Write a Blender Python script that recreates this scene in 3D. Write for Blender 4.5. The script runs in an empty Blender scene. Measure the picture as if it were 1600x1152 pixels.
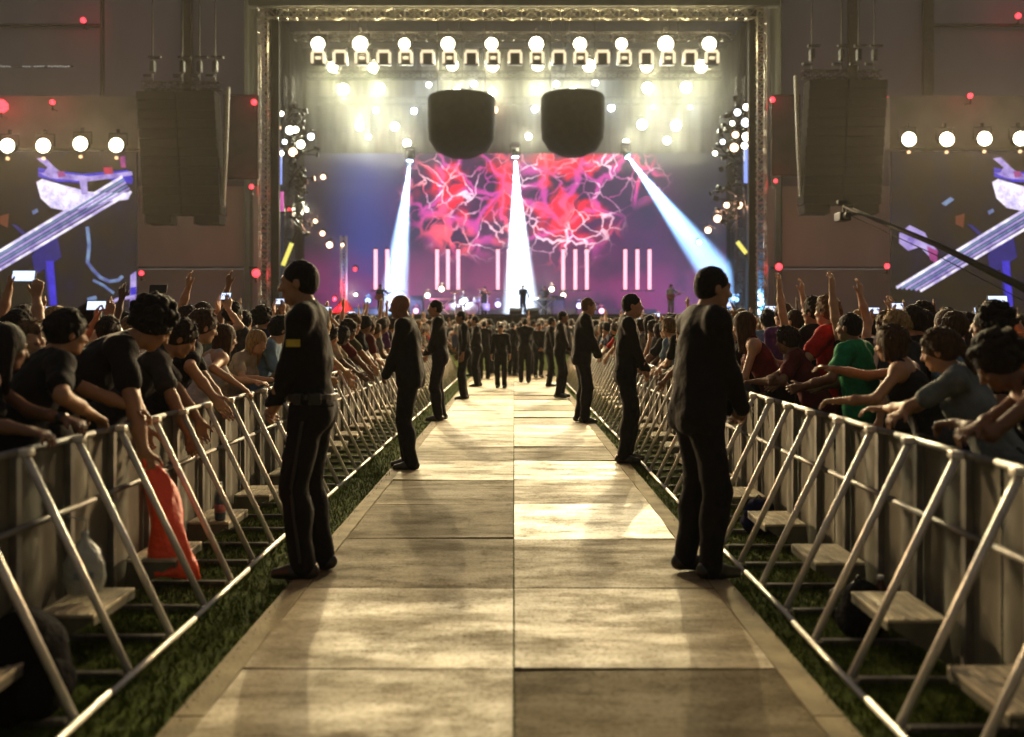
import bpy, bmesh, math, random
import numpy as np
from mathutils import Vector, Matrix, Euler
R = math.radians
random.seed(7)
rng = np.random.default_rng(7)
S = bpy.context.scene
COL = S.collection
# ------------------------------------------------------------------ camera, world, exposure
H = 1.41                      # eye height
F = 1479.0                    # focal length in photo pixels (photo 1600 wide)
cd = bpy.data.cameras.new('camera'); cam = bpy.data.objects.new('camera', cd); COL.objects.link(cam)
cd.sensor_width = 36.0; cd.lens = F / 1600 * 36
cam.location = (0, 0, H); cam.rotation_euler = (R(90), 0, 0)
cd.shift_x = -3 / 1600.0; cd.shift_y = -(576 - 512) / 1600.0
cd.clip_start = 0.05; cd.clip_end = 800
cd.dof.use_dof = True; cd.dof.focus_distance = 9.0; cd.dof.aperture_fstop = 1.35
S.camera = cam
w = bpy.data.worlds.new('World'); S.world = w; w.use_nodes = True
bg = w.node_tree.nodes['Background']
bg.inputs['Color'].default_value = (1.0, 0.87, 0.82, 1); bg.inputs['Strength'].default_value = 0.12
S.view_settings.view_transform = 'Standard'; S.view_settings.look = 'None'
S.view_settings.exposure = 0; S.view_settings.gamma = 1
S.render.engine = 'CYCLES'
S.cycles.use_denoising = True
S.cycles.sample_clamp_indirect = 3.0
S.cycles.max_bounces = 5; S.cycles.volume_bounces = 1; S.cycles.diffuse_bounces = 2
S.cycles.transparent_max_bounces = 12
S.cycles.caustics_reflective = False; S.cycles.caustics_refractive = False
HAZE = True

def W(px, py, Y):             # photo pixel at depth Y -> world point (measuring aid only)
    return Vector(((px - 803) * Y / F, Y, H - (py - 512) * Y / F))

# ------------------------------------------------------------------ helpers
def tag(o, label=None, cat=None, group=None, kind=None):
    if label: o['label'] = label
    if cat: o['category'] = cat
    if group: o['group'] = group
    if kind: o['kind'] = kind
    return o

def empty(name, loc=(0, 0, 0), rz=0.0, label=None, cat=None, group=None):
    o = bpy.data.objects.new(name, None); COL.objects.link(o)
    o.location = loc; o.rotation_euler = (0, 0, rz); o.empty_display_size = .1
    return tag(o, label, cat, group)

class MB:
    """collects simple shapes, builds one mesh object"""
    def __init__(s): s.bm = bmesh.new()
    def box(s, c, d, M=None, bev=0.0):
        r = bmesh.ops.create_cube(s.bm, size=1.0)
        T = Matrix.Translation(Vector(c)) @ (M.to_4x4() if M is not None else Matrix.Identity(4)) @ Matrix.Diagonal((d[0], d[1], d[2], 1))
        bmesh.ops.transform(s.bm, matrix=T, verts=r['verts'])
        if bev > 0:
            es = list({e for v in r['verts'] for e in v.link_edges})
            bmesh.ops.bevel(s.bm, geom=es, offset=bev, segments=2, affect='EDGES', profile=.6)
        return s
    def quad(s, pts):
        s.bm.faces.new([s.bm.verts.new(p) for p in pts]); return s
    def tube(s, pts, r, n=8, cap=True):
        pts = [Vector(p) for p in pts]; rs = r if isinstance(r, (list, tuple)) else [r] * len(pts)
        rings = []; prev = None
        for i, p in enumerate(pts):
            t = (pts[min(i + 1, len(pts) - 1)] - pts[max(i - 1, 0)]).normalized()
            if prev is None:
                u = t.cross(Vector((0, 0, 1)))
                if u.length < .01: u = t.cross(Vector((1, 0, 0)))
                u.normalize()
            else:
                u = (prev - t * prev.dot(t)).normalized()
            prev = u; v = t.cross(u)
            rings.append([s.bm.verts.new(p + (u * math.cos(a) + v * math.sin(a)) * rs[i]) for a in [2 * math.pi * k / n for k in range(n)]])
        for a, b in zip(rings, rings[1:]):
            for k in range(n):
                s.bm.faces.new((a[k], a[(k + 1) % n], b[(k + 1) % n], b[k]))
        if cap and n > 2:
            s.bm.faces.new(rings[0][::-1]); s.bm.faces.new(rings[-1])
        return s
    def lathe(s, prof, c=(0, 0, 0), n=20, M=None):
        rings = []
        for (r, z) in prof:
            ring = []
            for k in range(n):
                a = 2 * math.pi * k / n; p = Vector((r * math.cos(a), r * math.sin(a), z))
                if M is not None: p = M @ p
                ring.append(s.bm.verts.new(p + Vector(c)))
            rings.append(ring)
        for a, b in zip(rings, rings[1:]):
            for k in range(n): s.bm.faces.new((a[k], a[(k + 1) % n], b[(k + 1) % n], b[k]))
        s.bm.faces.new(rings[0][::-1]); s.bm.faces.new(rings[-1])
        return s
    def build(s, name, mat, parent=None, smooth=False):
        me = bpy.data.meshes.new(name); bmesh.ops.recalc_face_normals(s.bm, faces=s.bm.faces)
        s.bm.to_mesh(me); s.bm.free()
        if mat: me.materials.append(mat)
        if smooth:
            for p in me.polygons: p.use_smooth = True
        o = bpy.data.objects.new(name, me); COL.objects.link(o)
        if parent: o.parent = parent
        return o

def copy_tree(o, parent=None):
    c = o.copy(); COL.objects.link(c)
    if parent: c.parent = parent
    for ch in o.children: copy_tree(ch, c)
    return c

# ------------------------------------------------------------------ materials
def new_mat(name):
    m = bpy.data.materials.new(name); m.use_nodes = True
    nt = m.node_tree; b = nt.nodes['Principled BSDF']
    return m, nt, b

def mat(name, col, rough=.6, metal=0.0, var=.25, scale=8.0, bump=0.0, bscale=40.0, spec=.5, coat=0.0, objcol=False, stretch=(1, 1, 1)):
    m, nt, b = new_mat(name)
    N, L = nt.nodes, nt.links
    tc = N.new('ShaderNodeTexCoord'); mp = N.new('ShaderNodeMapping'); L.new(tc.outputs['Object'], mp.inputs[0])
    mp.inputs['Scale'].default_value = stretch
    nz = N.new('ShaderNodeTexNoise'); nz.inputs['Scale'].default_value = scale; nz.inputs['Detail'].default_value = 5
    L.new(mp.outputs[0], nz.inputs[0])
    mr = N.new('ShaderNodeMapRange'); mr.inputs[1].default_value = .3; mr.inputs[2].default_value = .7
    mr.inputs[3].default_value = 1 - var; mr.inputs[4].default_value = 1 + var
    L.new(nz.outputs[0], mr.inputs[0])
    mx = N.new('ShaderNodeVectorMath'); mx.operation = 'SCALE'
    if objcol:
        oi = N.new('ShaderNodeObjectInfo'); L.new(oi.outputs['Color'], mx.inputs[0])
    else: mx.inputs[0].default_value = col[:3]
    L.new(mr.outputs[0], mx.inputs['Scale']); L.new(mx.outputs[0], b.inputs['Base Color'])
    b.inputs['Roughness'].default_value = rough; b.inputs['Metallic'].default_value = metal
    b.inputs['Specular IOR Level'].default_value = spec; b.inputs['Coat Weight'].default_value = coat
    if bump:
        n2 = N.new('ShaderNodeTexNoise'); n2.inputs['Scale'].default_value = bscale; n2.inputs['Detail'].default_value = 4
        L.new(mp.outputs[0], n2.inputs[0])
        bp = N.new('ShaderNodeBump'); bp.inputs['Strength'].default_value = bump; bp.inputs['Distance'].default_value = .025
        L.new(n2.outputs[0], bp.inputs['Height']); L.new(bp.outputs[0], b.inputs['Normal'])
    return m

def pmat(name, col, strength):
    m = emat(name, col, strength); nt = m.node_tree; N, L = nt.nodes, nt.links
    tc = N.new('ShaderNodeTexCoord'); n = N.new('ShaderNodeTexNoise'); n.inputs['Scale'].default_value = 1.6; n.inputs['Detail'].default_value = 7; n.inputs['Roughness'].default_value = .65
    L.new(tc.outputs['Object'], n.inputs[0]); r = N.new('ShaderNodeMapRange'); r.inputs[1].default_value = .36; r.inputs[2].default_value = .62; L.new(n.outputs[0], r.inputs[0])
    x = N.new('ShaderNodeMix'); x.data_type = 'RGBA'; L.new(r.outputs[0], x.inputs[0]); x.inputs[6].default_value = (col[0] * .35, col[1] * .3, col[2] * .6, 1); x.inputs[7].default_value = (*col, 1)
    L.new(x.outputs[2], N['Principled BSDF'].inputs['Emission Color']); return m

def emat(name, col, strength, sample=False):
    m, nt, b = new_mat(name)
    b.inputs['Base Color'].default_value = (.02, .02, .02, 1)
    b.inputs['Emission Color'].default_value = (*col, 1); b.inputs['Emission Strength'].default_value = strength
    if not sample: m.cycles.emission_sampling = 'NONE'
    return m

M = {}
M['alu'] = mat('aluminium', (.75, .71, .62), .38, .35, .2, 6, .15, 60)
M['alu_dark'] = mat('dull_aluminium', (.2, .19, .17), .5, .7, .3, 6)
M['black_metal'] = mat('black_metal', (.012, .012, .012), .5, .2, .3, 10)
M['tarp'] = mat('grey_tarp', (.13, .12, .082), .75, 0, .3, 3, .3, 9, stretch=(1, 1, .5))
M['tread'] = mat('step_tread', (.52, .45, .31), .5, .1, .45, 9, .4, 70)
M['stepside'] = mat('step_side', (.13, .125, .09), .5, .2, .3, 8)
M['grass'] = mat('grass', (.085, .115, .012), .95, 0, .5, 22, 1.0, 120, spec=.1)
M['skin'] = mat('skin', (0, 0, 0), .55, 0, .12, 14, .12, 90, objcol=True)
M['cloth'] = mat('clothing', (0, 0, 0), .85, 0, .3, 9, .9, 11, spec=.2, objcol=True)
M['hair'] = mat('hair', (0, 0, 0), .72, 0, .5, 60, .9, 90, spec=.25, objcol=True, stretch=(1, 1, .18))
M['leather'] = mat('black_leather', (.01, .009, .008), .35, 0, .2, 9)
M['eyeball'] = mat('eyeball', (.5, .48, .45), .2, 0, .05, 5)
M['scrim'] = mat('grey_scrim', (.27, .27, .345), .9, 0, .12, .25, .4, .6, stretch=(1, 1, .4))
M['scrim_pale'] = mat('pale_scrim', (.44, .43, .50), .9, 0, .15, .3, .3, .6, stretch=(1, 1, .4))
M['black_cloth'] = mat('black_cloth', (.006, .006, .006), .95, 0, .3, 3, .5, 5, spec=.1)
M['curtain'] = mat('dark_curtain', (.04, .042, .036), .95, 0, .4, .8, 1.0, 1.5, spec=.1, stretch=(3, 3, .1))
M['speaker'] = mat('speaker_grille', (.007, .006, .005), .9, 0, .2, 4, .4, 30, spec=.05)
M['chain'] = M['black_metal']

# ------------------------------------------------------------------ signed-distance figure builder
def vn(a):
    a = np.asarray(a, float); n = np.linalg.norm(a)
    return a / n if n > 1e-9 else a

def surface_nets(f, org, res):
    ins = f < 0
    nx, ny, nz = f.shape
    c = ins[:-1, :-1, :-1].astype(np.int8)
    cnt = np.zeros((nx - 1, ny - 1, nz - 1), np.int8)
    for i in (0, 1):
        for j in (0, 1):
            for k in (0, 1):
                cnt += ins[i:nx - 1 + i, j:ny - 1 + j, k:nz - 1 + k]
    act = (cnt > 0) & (cnt < 8)
    idx = np.argwhere(act)
    vid = -np.ones(act.shape, np.int64); vid[act] = np.arange(len(idx))
    acc = np.zeros((len(idx), 3)); n = np.zeros(len(idx))
    corners = [(i, j, k) for i in (0, 1) for j in (0, 1) for k in (0, 1)]
    vals = {cc: f[idx[:, 0] + cc[0], idx[:, 1] + cc[1], idx[:, 2] + cc[2]] for cc in corners}
    for a in corners:
        for ax in range(3):
            if a[ax] == 0:
                b = list(a); b[ax] = 1; b = tuple(b)
                va, vb = vals[a], vals[b]
                m = (va < 0) != (vb < 0)
                t = np.where(m, va / np.where(m, va - vb, 1), 0)
                p = np.tile(np.array(a, float), (len(idx), 1)); p[:, ax] += t
                acc += p * m[:, None]; n += m
    v = (idx + acc / n[:, None]) * res + org
    quads = []
    for ax in range(3):
        o1, o2 = [(1, 2), (2, 0), (0, 1)][ax]
        sl0 = [slice(None)] * 3; sl1 = [slice(None)] * 3
        sl0[ax] = slice(0, -1); sl1[ax] = slice(1, None)
        for o in (o1, o2):
            sl0[o] = slice(1, -1); sl1[o] = slice(1, -1)
        A = ins[tuple(sl0)]; B = ins[tuple(sl1)]
        for flip, mk in ((False, A & ~B), (True, B & ~A)):
            e = np.argwhere(mk)
            if not len(e): continue
            e[:, o1] += 1; e[:, o2] += 1
            d1 = np.zeros(3, int); d1[o1] = 1
            d2 = np.zeros(3, int); d2[o2] = 1
            q = [e - d1 - d2, e - d2, e, e - d1]
            q = [vid[t[:, 0], t[:, 1], t[:, 2]] for t in q]
            if flip: q = q[::-1]
            quads.append(np.stack(q, 1))
    return v, np.concatenate(quads)

def sdf_mesh(name, prims, res, material, noise=0.0, nscale=30.0, cuts=()):
    lo = np.array([1e9] * 3); hi = -lo
    for p in prims:
        if p[0] == 'c':
            r = max(p[3], p[4])
            lo = np.minimum(lo, np.minimum(p[1], p[2]) - r); hi = np.maximum(hi, np.maximum(p[1], p[2]) + r)
        elif p[0] == 'e':
            r = max(p[2]); lo = np.minimum(lo, np.array(p[1]) - r); hi = np.maximum(hi, np.array(p[1]) + r)
    lo -= 3 * res + noise; hi += 3 * res + noise
    n = np.ceil((hi - lo) / res).astype(int) + 1
    ax = [lo[i] + np.arange(n[i]) * res for i in range(3)]
    f = np.ones(tuple(n), np.float32)
    for p in prims:
        k = p[-1]
        if p[0] in 'c':
            a = np.array(p[1], float); b = np.array(p[2], float); r = max(p[3], p[4])
            l0 = np.minimum(a, b) - r; h0 = np.maximum(a, b) + r
        else:
            a = np.array(p[1], float); r = max(p[2]); l0 = a - r; h0 = a + r
        mg = k + 2.5 * res + noise
        i0 = np.clip(np.floor((l0 - mg - lo) / res).astype(int), 0, n - 1); i1 = np.clip(np.ceil((h0 + mg - lo) / res).astype(int) + 1, 1, n)
        sl = tuple(slice(i0[i], i1[i]) for i in range(3))
        X, Y, Z = np.meshgrid(*[ax[i][sl[i]].astype(np.float32) for i in range(3)], indexing='ij')
        if p[0] == 'c':
            ba = b - a; L2 = float(ba @ ba) + 1e-9
            t = np.clip(((X - a[0]) * ba[0] + (Y - a[1]) * ba[1] + (Z - a[2]) * ba[2]) / L2, 0, 1)
            d = np.sqrt((X - a[0] - ba[0] * t) ** 2 + (Y - a[1] - ba[1] * t) ** 2 + (Z - a[2] - ba[2] * t) ** 2) - (p[3] + (p[4] - p[3]) * t)
        else:
            rr = p[2]; Rm = p[3]
            dx, dy, dz = X - a[0], Y - a[1], Z - a[2]
            if Rm is not None:      # columns of Rm = local axes
                dx, dy, dz = (dx * Rm[0, 0] + dy * Rm[1, 0] + dz * Rm[2, 0], dx * Rm[0, 1] + dy * Rm[1, 1] + dz * Rm[2, 1], dx * Rm[0, 2] + dy * Rm[1, 2] + dz * Rm[2, 2])
            k0 = np.sqrt((dx / rr[0]) ** 2 + (dy / rr[1]) ** 2 + (dz / rr[2]) ** 2)
            k1 = np.sqrt((dx / rr[0] ** 2) ** 2 + (dy / rr[1] ** 2) ** 2 + (dz / rr[2] ** 2) ** 2) + 1e-6
            d = k0 * (k0 - 1) / k1
        g = f[sl]
        if p[0] == 'e' and p[4] < 0:         # carve
            kk = .012
            h = np.maximum(kk - np.abs(g + d), 0) / kk
            f[sl] = np.maximum(g, -d) + h * h * kk * .25
        else:
            kk = max(k, 1e-4)
            h = np.maximum(kk - np.abs(g - d), 0) / kk
            f[sl] = np.minimum(g, d) - h * h * kk * .25
    for (pt, nn) in cuts:                    # keep the side the normal points away from
        pt = np.array(pt); nn = vn(nn)
        d = (ax[0][:, None, None] - pt[0]) * nn[0] + (ax[1][None, :, None] - pt[1]) * nn[1] + (ax[2][None, None, :] - pt[2]) * nn[2]
        f = np.maximum(f, d.astype(np.float32))
    f[0], f[-1] = 1, 1; f[:, 0] = 1; f[:, -1] = 1; f[:, :, 0] = 1; f[:, :, -1] = 1
    v, q = surface_nets(f, lo, res)
    if noise:
        ph = rng.uniform(0, 6, 6)
        s1 = nscale
        d = (np.sin(v[:, 0] * s1 + ph[0] + 2 * np.sin(v[:, 2] * s1 * .6 + ph[3])) + np.sin(v[:, 1] * s1 * 1.1 + ph[1] + 2 * np.sin(v[:, 0] * s1 * .7 + ph[4])) + np.sin(v[:, 2] * s1 * .9 + ph[2] + 2 * np.sin(v[:, 1] * s1 * .8 + ph[5]))) / 3
        dir_ = np.stack([np.sin(v[:, 2] * 7 + ph[0]), np.cos(v[:, 0] * 7 + ph[1]), np.sin(v[:, 1] * 5 + ph[2])], 1)
        me_n = v - v.mean(0)
    me = bpy.data.meshes.new(name)
    me.vertices.add(len(v)); me.loops.add(q.size); me.polygons.add(len(q))
    me.vertices.foreach_set('co', v.astype(np.float32).ravel())
    me.loops.foreach_set('vertex_index', q.astype(np.int32).ravel())
    me.polygons.foreach_set('loop_start', np.arange(0, q.size, 4, dtype=np.int32))
    me.polygons.foreach_set('use_smooth', np.ones(len(q), bool))
    me.update(calc_edges=True); me.validate()
    if noise:
        nr = np.empty(len(me.vertices) * 3, np.float32); me.vertices.foreach_get('normal', nr); nr = nr.reshape(-1, 3)
        v2 = v + nr * (d * noise)[:, None]
        me.vertices.foreach_set('co', v2.astype(np.float32).ravel()); me.update()
    me.materials.append(material)
    return me

def rot_axis(axis, ang):
    return np.array(Matrix.Rotation(ang, 3, Vector(axis)))

def ik(a, b, l1, l2, hint):
    a = np.array(a, float); b = np.array(b, float); d = b - a; L = np.linalg.norm(d)
    L = min(L, (l1 + l2) * .995); u = vn(d); b = a + u * L
    x = (l1 * l1 - l2 * l2 + L * L) / (2 * L); hgt = math.sqrt(max(l1 * l1 - x * x, 0))
    h = np.array(hint, float); h = vn(h - u * (h @ u))
    return a + u * x + h * hgt, b

def skeleton(sp):
    """joint positions for a pose; x = own right, y = forward, z = up; 1.75 m tall"""
    J = {}
    lean = R(sp.get('lean', 2)); side = R(sp.get('side', 0)); tw = R(sp.get('twist', 0))
    hip = np.array([0, sp.get('hipback', 0.0), sp.get('hipz', .93)])
    Rt = rot_axis((1, 0, 0), -lean) @ rot_axis((0, 1, 0), side)
    up = Rt @ np.array([0, 0, 1.0])
    lean2 = R(sp.get('lean', 2) * 1.12 + 6); Rc = rot_axis((1, 0, 0), -lean2 * .9) @ rot_axis((0, 1, 0), side) @ rot_axis((0, 0, 1), tw)
    J['hip'] = hip; J['Rt'] = Rt; J['Rc'] = Rc
    J['waist'] = hip + up * .15
    J['chest'] = J['waist'] + Rc @ np.array([0, 0.0, .18])
    J['neck'] = J['waist'] + Rc @ np.array([0, -.01, .375])
    b = sp.get('build', 1.0)
    for s, n in ((1, 'R'), (-1, 'L')):
        J['sh' + n] = J['waist'] + Rc @ np.array([s * .178 * b, -.01 + sp.get('shfwd', 0), .325 + sp.get('shup', 0)])
        J['hp' + n] = hip + np.array([s * .085, 0, -.03])
        ft = sp.get('foot' + n, (s * .1, 0.0, .07))
        kn, an = ik(J['hp' + n], ft, .43, .41, sp.get('knee', (s * .15, 1, 0)))
        J['kn' + n] = kn; J['an' + n] = an
        wt = sp.get('wr' + n, (s * .27, .06, .83))
        el, wr = ik(J['sh' + n], wt, .285, .26, sp.get('el' + n, (s * .6, -1, -.3)))
        J['el' + n] = el; J['wr' + n] = wr
        J['hd' + n] = vn(sp.get('hand' + n, wr - el)); J['pn' + n] = vn(sp.get('palm' + n, (-s, .2, 0)))
    hy, hp, hr = R(sp.get('yaw', 0)), R(sp.get('pitch', 0)), R(sp.get('roll', 0))
    Rh = rot_axis((0, 0, 1), hy) @ rot_axis((1, 0, 0), -hp) @ rot_axis((0, 1, 0), hr)
    if sp.get('lean', 2) > 15: Rh = rot_axis((1, 0, 0), -lean * .35) @ Rh
    J['Rh'] = Rh
    J['head'] = J['neck'] + (Rc @ np.array([0, .02, .075])) * .6 + Rh @ np.array([0, .025, .10])
    return J

def hand_prims(J, n, sp, fine):
    wr, d, pn = J['wr' + n], J['hd' + n], J['pn' + n]
    pn = vn(pn - d * (pn @ d)); t = np.cross(d, pn)
    t *= (1 if n == 'R' else -1) * sp.get('thumb' + n, 1)
    P = []
    if not fine:
        P.append(('c', wr, wr + d * .09, .028, .034, .01)); P.append(('c', wr + d * .09, wr + d * .15 + pn * .02, .032, .018, .01))
        P.append(('c', wr + d * .03 + t * .02, wr + d * .08 + t * .06, .015, .011, .01))
        return P
    cu = sp.get('curl' + n, .5)
    for i, (o, L, r) in enumerate(((.030, .072, .0088), (.0105, .082, .0092), (-.0105, .076, .0088), (-.030, .058, .008))):
        kn = wr + d * (.09 - abs(i - 1.3) * .004) + t * o
        P.append(('c', wr + t * o * .45, kn, .017, .0125, .012))
        spread = vn(d + t * o * 2.2)
        a = cu * (.45 + .12 * i); d1 = spread * math.cos(a) + pn * math.sin(a)
        a2 = a + cu * .9; d2 = spread * math.cos(a2) + pn * math.sin(a2)
        m1 = kn + d1 * L * .52; P.append(('c', kn, m1, r * 1.08, r, .004)); P.append(('c', m1, m1 + d2 * L * .52, r, r * .8, .003))
    tb = wr + d * .025 + t * .026; t1 = tb + vn(d * .75 + t * .75 + pn * .3) * .045; t2 = t1 + vn(d * 1 + t * .35 + pn * .4) * .036
    P += [('c', wr + d * .01 + t * .012, tb, .018, .016, .012), ('c', tb, t1, .014, .0115, .006), ('c', t1, t2, .0105, .008, .004)]
    return P

def head_prims(J, female=False, fine=True):
    c, Q = J['head'], J['Rh']
    w_ = lambda x, y, z: c + Q @ np.array([x, y, z])
    P = [('e', w_(0, -.012, .032), (.074, .094, .087), Q, .02), ('e', w_(0, .022, -.028), (.059, .069, .083), Q, .03),
         ('c', w_(-.032, .03, -.072), w_(.032, .03, -.072), .026, .026, .03), ('c', w_(0, .06, -.092), w_(0, .066, -.09), .019 if not female else .015, .019 if not female else .015, .02),
         ('c', w_(0, .086, .012), w_(0, .106, -.024), .008, .013, .012)]
    if fine:
        P += [('c', w_(-.034, .076, .03), w_(.034, .076, .03), .012, .012, .012),
              ('e', w_(.038, .058, -.022), (.022, .024, .02), Q, .015), ('e', w_(-.038, .058, -.022), (.022, .024, .02), Q, .015),
              ('e', w_(.03, .094, .009), (.014, .013, .010), Q, -1), ('e', w_(-.03, .094, .009), (.014, .013, .010), Q, -1),
              ('e', w_(.03, .074, .009), (.0135, .0135, .0115), Q, .003), ('e', w_(-.03, .074, .009), (.0135, .0135, .0115), Q, .003),
              ('c', w_(-.018, .083, -.052), w_(.018, .083, -.052), .0075, .0075, .006), ('c', w_(-.014, .082, -.062), w_(.014, .082, -.062), .0085, .0085, .006),
              ('c', w_(.01, .096, -.028), w_(-.01, .096, -.028), .008, .008, .008),
              ('e', w_(.078, -.008, -.006), (.010, .020, .031), Q, .008), ('e', w_(-.078, -.008, -.006), (.010, .020, .031), Q, .008)]
    return P

def body_prims(J, sp, inf=0.0, fine=True, parts='all'):
    b = sp.get('build', 1.0); fat = sp.get('fat', 1.0); fem = sp.get('female', False)
    Rt, Rc = J['Rt'], J['Rc']; P = []
    if parts in ('all', 'torso'):
        P += [('e', J['hip'] + Rt @ np.array([0, -.01, .0]), (.165 * (1.04 if fem else 1) * fat + inf, .118 * fat + inf, .125 + inf), Rt, .05),
              ('e', J['waist'], (.135 * fat * (.93 if fem else 1) + inf, .098 * fat + inf, .16 + inf), Rt, .06),
              ('e', J['chest'], (.158 * b + inf, .112 * b + inf, .185 + inf), Rc, .06),
              ('c', J['shL'] * .8 + J['neck'] * .2, J['shR'] * .8 + J['neck'] * .2, .056 + inf, .056 + inf, .06)]
        if fem:
            for s in (-1, 1): P.append(('e', J['chest'] + Rc @ np.array([s * .07, .085, .03]), (.062 + inf, .055 + inf, .062 + inf), Rc, .03))
        for s in (-1, 1): P.append(('e', J['hip'] + Rt @ np.array([s * .072, -.062 if not sp.get('slim') else -.045, -.04]), (.082 + inf, .07 + inf, .09 + inf), Rt, .04))
        for n in 'LR': P.append(('c', J['neck'] + Rc @ np.array([0, 0, .0]), J['sh' + n], .05 + inf, .05 + inf, .04))
    if parts == 'all':
        P += [('c', J['neck'] - Rc @ np.array([0, 0, .04]), J['head'] + J['Rh'] @ np.array([0, -.02, -.05]), .058 * (.88 if fem else 1), .05 * (.88 if fem else 1), .03)]
        P += head_prims(J, fem, fine)
    if parts in ('all', 'legs'):
        for n in 'LR':
            P += [('c', J['hp' + n], J['kn' + n], .088 * fat + inf, .058 + inf * 1.3, .05), ('c', J['kn' + n], J['an' + n], .055 + inf * 1.3, .038 + inf * 2.0, .03)]
            P.append(('e', J['kn' + n] * .66 + J['an' + n] * .34 - np.array([0, .018, 0]), (.052 + inf, .055 + inf, .11 + inf), None, .04))
            if parts == 'all': P.append(('c', J['an' + n] - np.array([0, .03, .02]), J['an' + n] + np.array([0, .13, -.04]), .035, .028, .03))
    ar = .86 if fem else 1.0
    if parts == 'all':
        for n in 'LR':
            P += [('e', J['sh' + n], (.055 * ar,) * 3, None, .04), ('c', J['sh' + n], J['el' + n], .046 * ar, .038 * ar, .035),
                  ('c', J['el' + n], J['el' + n] * .45 + J['wr' + n] * .55, .041 * ar, .038 * ar, .02), ('c', J['el' + n] * .45 + J['wr' + n] * .55, J['wr' + n], .038 * ar, .026 * ar, .02)]
            P += hand_prims(J, n, sp, fine)
    return P

def sleeve_prims(J, sp, inf, kind):
    P = []
    ar = .86 if sp.get('female') else 1.0
    for n in 'LR':
        if kind == 'tank': continue
        e = J['el' + n]; s = J['sh' + n]
        P.append(('e', s, (.054 * ar + inf,) * 3, None, .03))
        if kind == 'tee':
            P.append(('c', s, s * .38 + e * .62, .05 * ar + inf, .056 * ar + inf, .03))
        else:
            w_ = J['wr' + n]
            P += [('c', s, e, .05 * ar + inf, .043 * ar + inf, .03), ('c', e, w_ * .92 + e * .08, .044 * ar + inf, .033 * ar + inf, .02)]
    return P

def hair_prims(J, kind):
    c, Q = J['head'], J['Rh']
    w_ = lambda x, y, z: c + Q @ np.array([x, y, z])
    e = .005 if kind == 'crop' else .014
    P = [('e', w_(0, -.018, .036), (.076 + e, .094 + e, .086 + e), Q, .02)]
    if kind in ('short', 'crop'):
        P += [('e', w_(0, -.045, -.012), (.068 + e * .6, .058 + e * .6, .06), Q, .03)]
    if kind == 'spiky':
        P += [('e', w_(0, .03, .11), (.05, .06, .035), Q, .03), ('e', w_(0, -.045, -.012), (.072, .062, .06), Q, .03)]
    if kind in ('long', 'bob'):
        L = .30 if kind == 'long' else .13
        for x in (-.055, -.02, .02, .055):
            top = w_(x, -.06 if abs(x) < .04 else -.03, .0); P.append(('c', top, w_(x * 1.25, -.07 if abs(x) < .04 else -.035, -L * (1 if abs(x) < .04 else .8)), .045, .022, .03))
        for s in (-1, 1): P.append(('c', w_(s * .072, .0, .03), w_(s * .085, .01, -L * .75), .026, .016, .02))
    if kind == 'bun':
        P += [('e', w_(0, -.045, -.012), (.072, .06, .06), Q, .03), ('e', w_(0, -.10, .085), (.045, .042, .04), Q, .012)]
    if kind == 'pony':
        P += [('e', w_(0, -.045, -.012), (.07, .06, .06), Q, .03), ('c', w_(0, -.11, .05), w_(0, -.15, -.1), .03, .028, .02), ('c', w_(0, -.15, -.1), w_(0, -.14, -.24), .028, .012, .02)]
    if kind == 'curly':
        r3 = random.Random(11)
        for i in range(170):
            th = r3.uniform(0, 6.283); ph = r3.uniform(-.75, 1.5); q = np.array([math.cos(th) * math.cos(ph) * .108, math.sin(th) * math.cos(ph) * .118 - .028, math.sin(ph) * .108 + .045]) * 1.0
            if q[1] > .04 and q[2] < .08: continue
            P.append(('e', w_(*(q + np.array([r3.gauss(0, .006) for _ in range(3)]))), (r3.uniform(.012, .026),) * 3, None, .006))
        P.append(('e', w_(0, -.035, .035), (.098, .098, .105), Q, .02))
    if kind in ('short', 'spiky', 'bun', 'pony', 'bob', 'crop'):
        r2 = random.Random(len(kind) * 7 + 3); cr = kind == 'crop'
        for i in range(110):
            th = r2.uniform(0, 6.283); ph = r2.uniform(-.25, 1.5); q = np.array([math.cos(th) * math.cos(ph) * (.076 + e), math.sin(th) * math.cos(ph) * (.094 + e) - .018, math.sin(ph) * (.086 + e) + .036])
            if q[1] > .03 and q[2] < .07: continue
            tn = np.array([r2.gauss(0, .5), r2.gauss(.3 if q[2] > .09 else -.3, .5), -1.0 if q[2] < .1 else r2.gauss(0, .5)]); n_ = vn(q); tn = vn(tn - n_ * (tn @ n_) * .75); L_ = .016 if cr else r2.uniform(.025, .045)
            P.append(('c', c + Q @ (q - n_ * .004), c + Q @ (q + tn * L_ + n_ * (.002 if not cr else -.002)), .007 if cr else .012, .002 if cr else .004, .006))
    # leave the face free
    P.append(('e', w_(0, .115, -.045), (.074, .085, .105), Q, -1))
    if kind in ('short', 'crop', 'spiky', 'bun', 'pony'):
        P.append(('e', w_(0, .05, -.10), (.13, .10, .10), Q, -1))
        for sx in (-1, 1): P.append(('e', w_(sx * .088, .012, -.022), (.026, .040, .050), Q, -1))
    return P

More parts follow.
